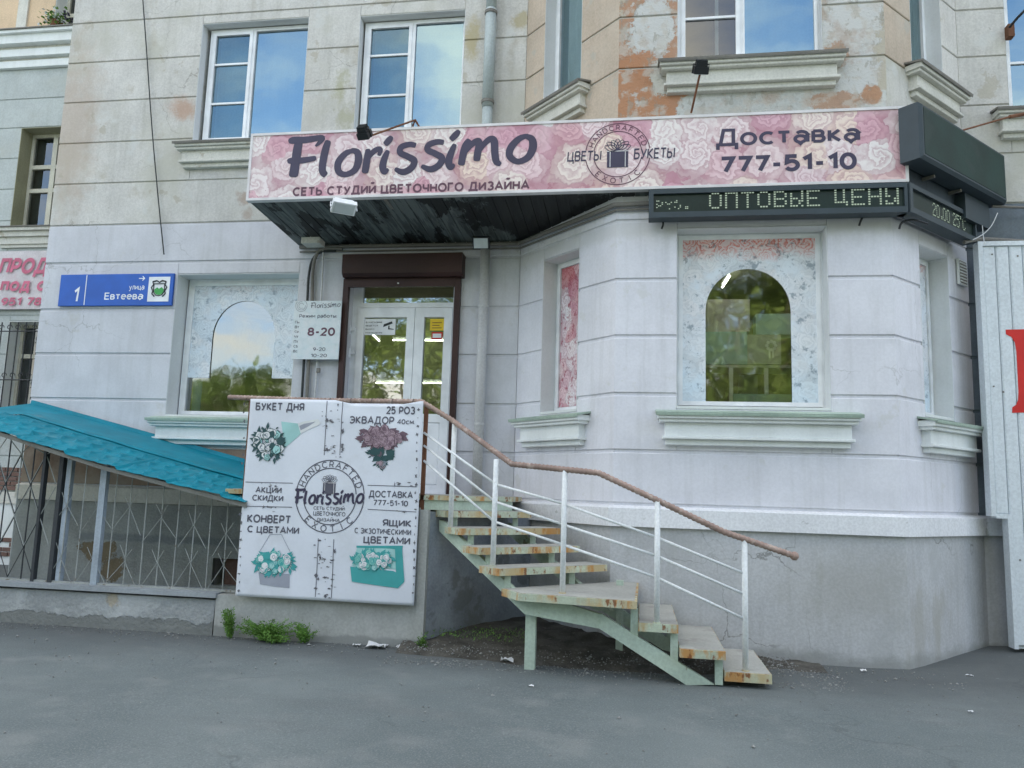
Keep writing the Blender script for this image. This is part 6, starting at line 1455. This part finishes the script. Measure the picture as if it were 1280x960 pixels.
# ------------------------------------------------------------------ trees across the street, seen in the glass
def tree_mat():
    t = NT('street_tree_leaves'); P = t.pos()
    c = t.mix(t.ramp(t.noise(P, .9, 3), .35, .65), (.10, .16, .03), (.20, .25, .06))
    d = t.n('ShaderNodeBsdfDiffuse'); t.l(c, d.inputs[0]); tr = t.n('ShaderNodeBsdfTranslucent'); t.l(c, tr.inputs[0]); mx = t.n('ShaderNodeMixShader'); mx.inputs[0].default_value = .35
    t.l(d.outputs[0], mx.inputs[1]); t.l(tr.outputs[0], mx.inputs[2]); t.l(mx.outputs[0], t.out.inputs[0]); return t.m
TM = tree_mat()
def crown_mesh(seed, n=15000):
    """unit crown: radius 1, height 1, leaf-sized faces gathered in clumps"""
    random.seed(seed); vs = []; fs = []; cl = []
    for i in range(60):
        a_ = random.uniform(0, 2*PI); z = random.uniform(.06, .94); k = math.sqrt(max(.08, 1-((z-.5)/.56)**2)); r_ = math.sqrt(random.random())*.85*k; cl.append((r_*math.cos(a_), r_*math.sin(a_), z, random.uniform(.14, .30)))
    for i in range(n):
        c = random.choice(cl); d = Vector((random.gauss(0, 1), random.gauss(0, 1), random.gauss(0, 1))).normalized()*c[3]*random.uniform(.35, 1.05); d.z *= .45
        p = Vector(c[:3])+d; a_ = Vector((random.uniform(-1, 1), random.uniform(-1, 1), random.uniform(-1, 1))).normalized(); b_ = a_.cross(Vector((random.random(), random.random(), random.random()+.1))).normalized()
        s_ = random.uniform(.018, .032); a_ *= s_; b_ *= s_*.6; a_.z *= .42; b_.z *= .42
        n0 = len(vs); vs += [tuple(p-a_), tuple(p+b_), tuple(p+a_), tuple(p-b_)]; fs.append((n0, n0+1, n0+2, n0+3))
    me = bpy.data.meshes.new('crown'); me.from_pydata(vs, [], fs); me.materials.append(TM); return me
CR = [crown_mesh(k) for k in (41, 42, 43)]
def tree(x, y, th, R_, H_, label, seed):
    t_ = thing('street_tree', (x, y, 0), label, 'tree', 'trees mirrored in the shop glass')
    m = MB(); m.tube([(x, y, -.1), (x+.1, y, th*.5), (x, y, th), (x+.15, y, th+H_*.5)], [.3, .22, .17, .06], 9)
    random.seed(seed)
    for k in range(7):
        a_ = k*.9; m.tube([(x, y, th*.9+k*.15), (x+math.cos(a_)*R_*.35, y+math.sin(a_)*R_*.35, th+H_*.3), (x+math.cos(a_)*R_*.65, y+math.sin(a_)*R_*.65, th+H_*.55)], [.1, .06, .02], 5)
    m.build('trunk', M['bark'], t_)
    c = bpy.data.objects.new('crown', CR[seed % 3]); COL.objects.link(c); c.parent = t_; c.location = (0, 0, th-.8); c.scale = (R_, R_, H_); c.rotation_euler.z = seed*1.3
tree(-19.5, -27, 2.2, 3.6, 6.2, 'round green tree mirrored in the window left of the door', 41)
tree(-12.5, -30, 2.5, 5.0, 10.5, 'green tree mirrored in the left leaf of the door', 42)
tree(-7.0, -29, 2.5, 5.0, 13, 'green tree mirrored in the right leaf of the door', 43)
tree(-1.0, -31, 2.5, 5.2, 14, 'dark green tree mirrored in the door transom', 44)
tree(4.5, -29, 2.5, 5.2, 14.5, 'tall green tree mirrored in the left half of arched window', 45)
tree(10.5, -30, 2.5, 5.4, 14.5, 'tall green tree mirrored in the right half of arched window', 46)
tree(17, -29, 2.5, 5.2, 13, 'green tree mirrored at the right edge of the bay', 47)
tree(-26, -33, 2.5, 4.6, 6.0, 'low green tree mirrored at the far left window edge', 48)
random.seed(1); m = MB()
for i in range(40000):
    x_ = random.uniform(-40, 40); y_ = random.uniform(-40, -35); z = min(abs(random.gauss(0, 2.6 if x_ < -14 else 8)), random.uniform(9, 13))+.1
    a_ = Vector((random.uniform(-1, 1), random.uniform(-1, 1), random.uniform(-1, 1))).normalized()*.36; b_ = a_.cross(Vector((random.random(), 1, random.random()))).normalized()*.18; p = Vector((x_, y_, z)); m.poly([p-a_, p+b_, p+a_, p-b_])
m.build('far_hedge', TM, kind='stuff')
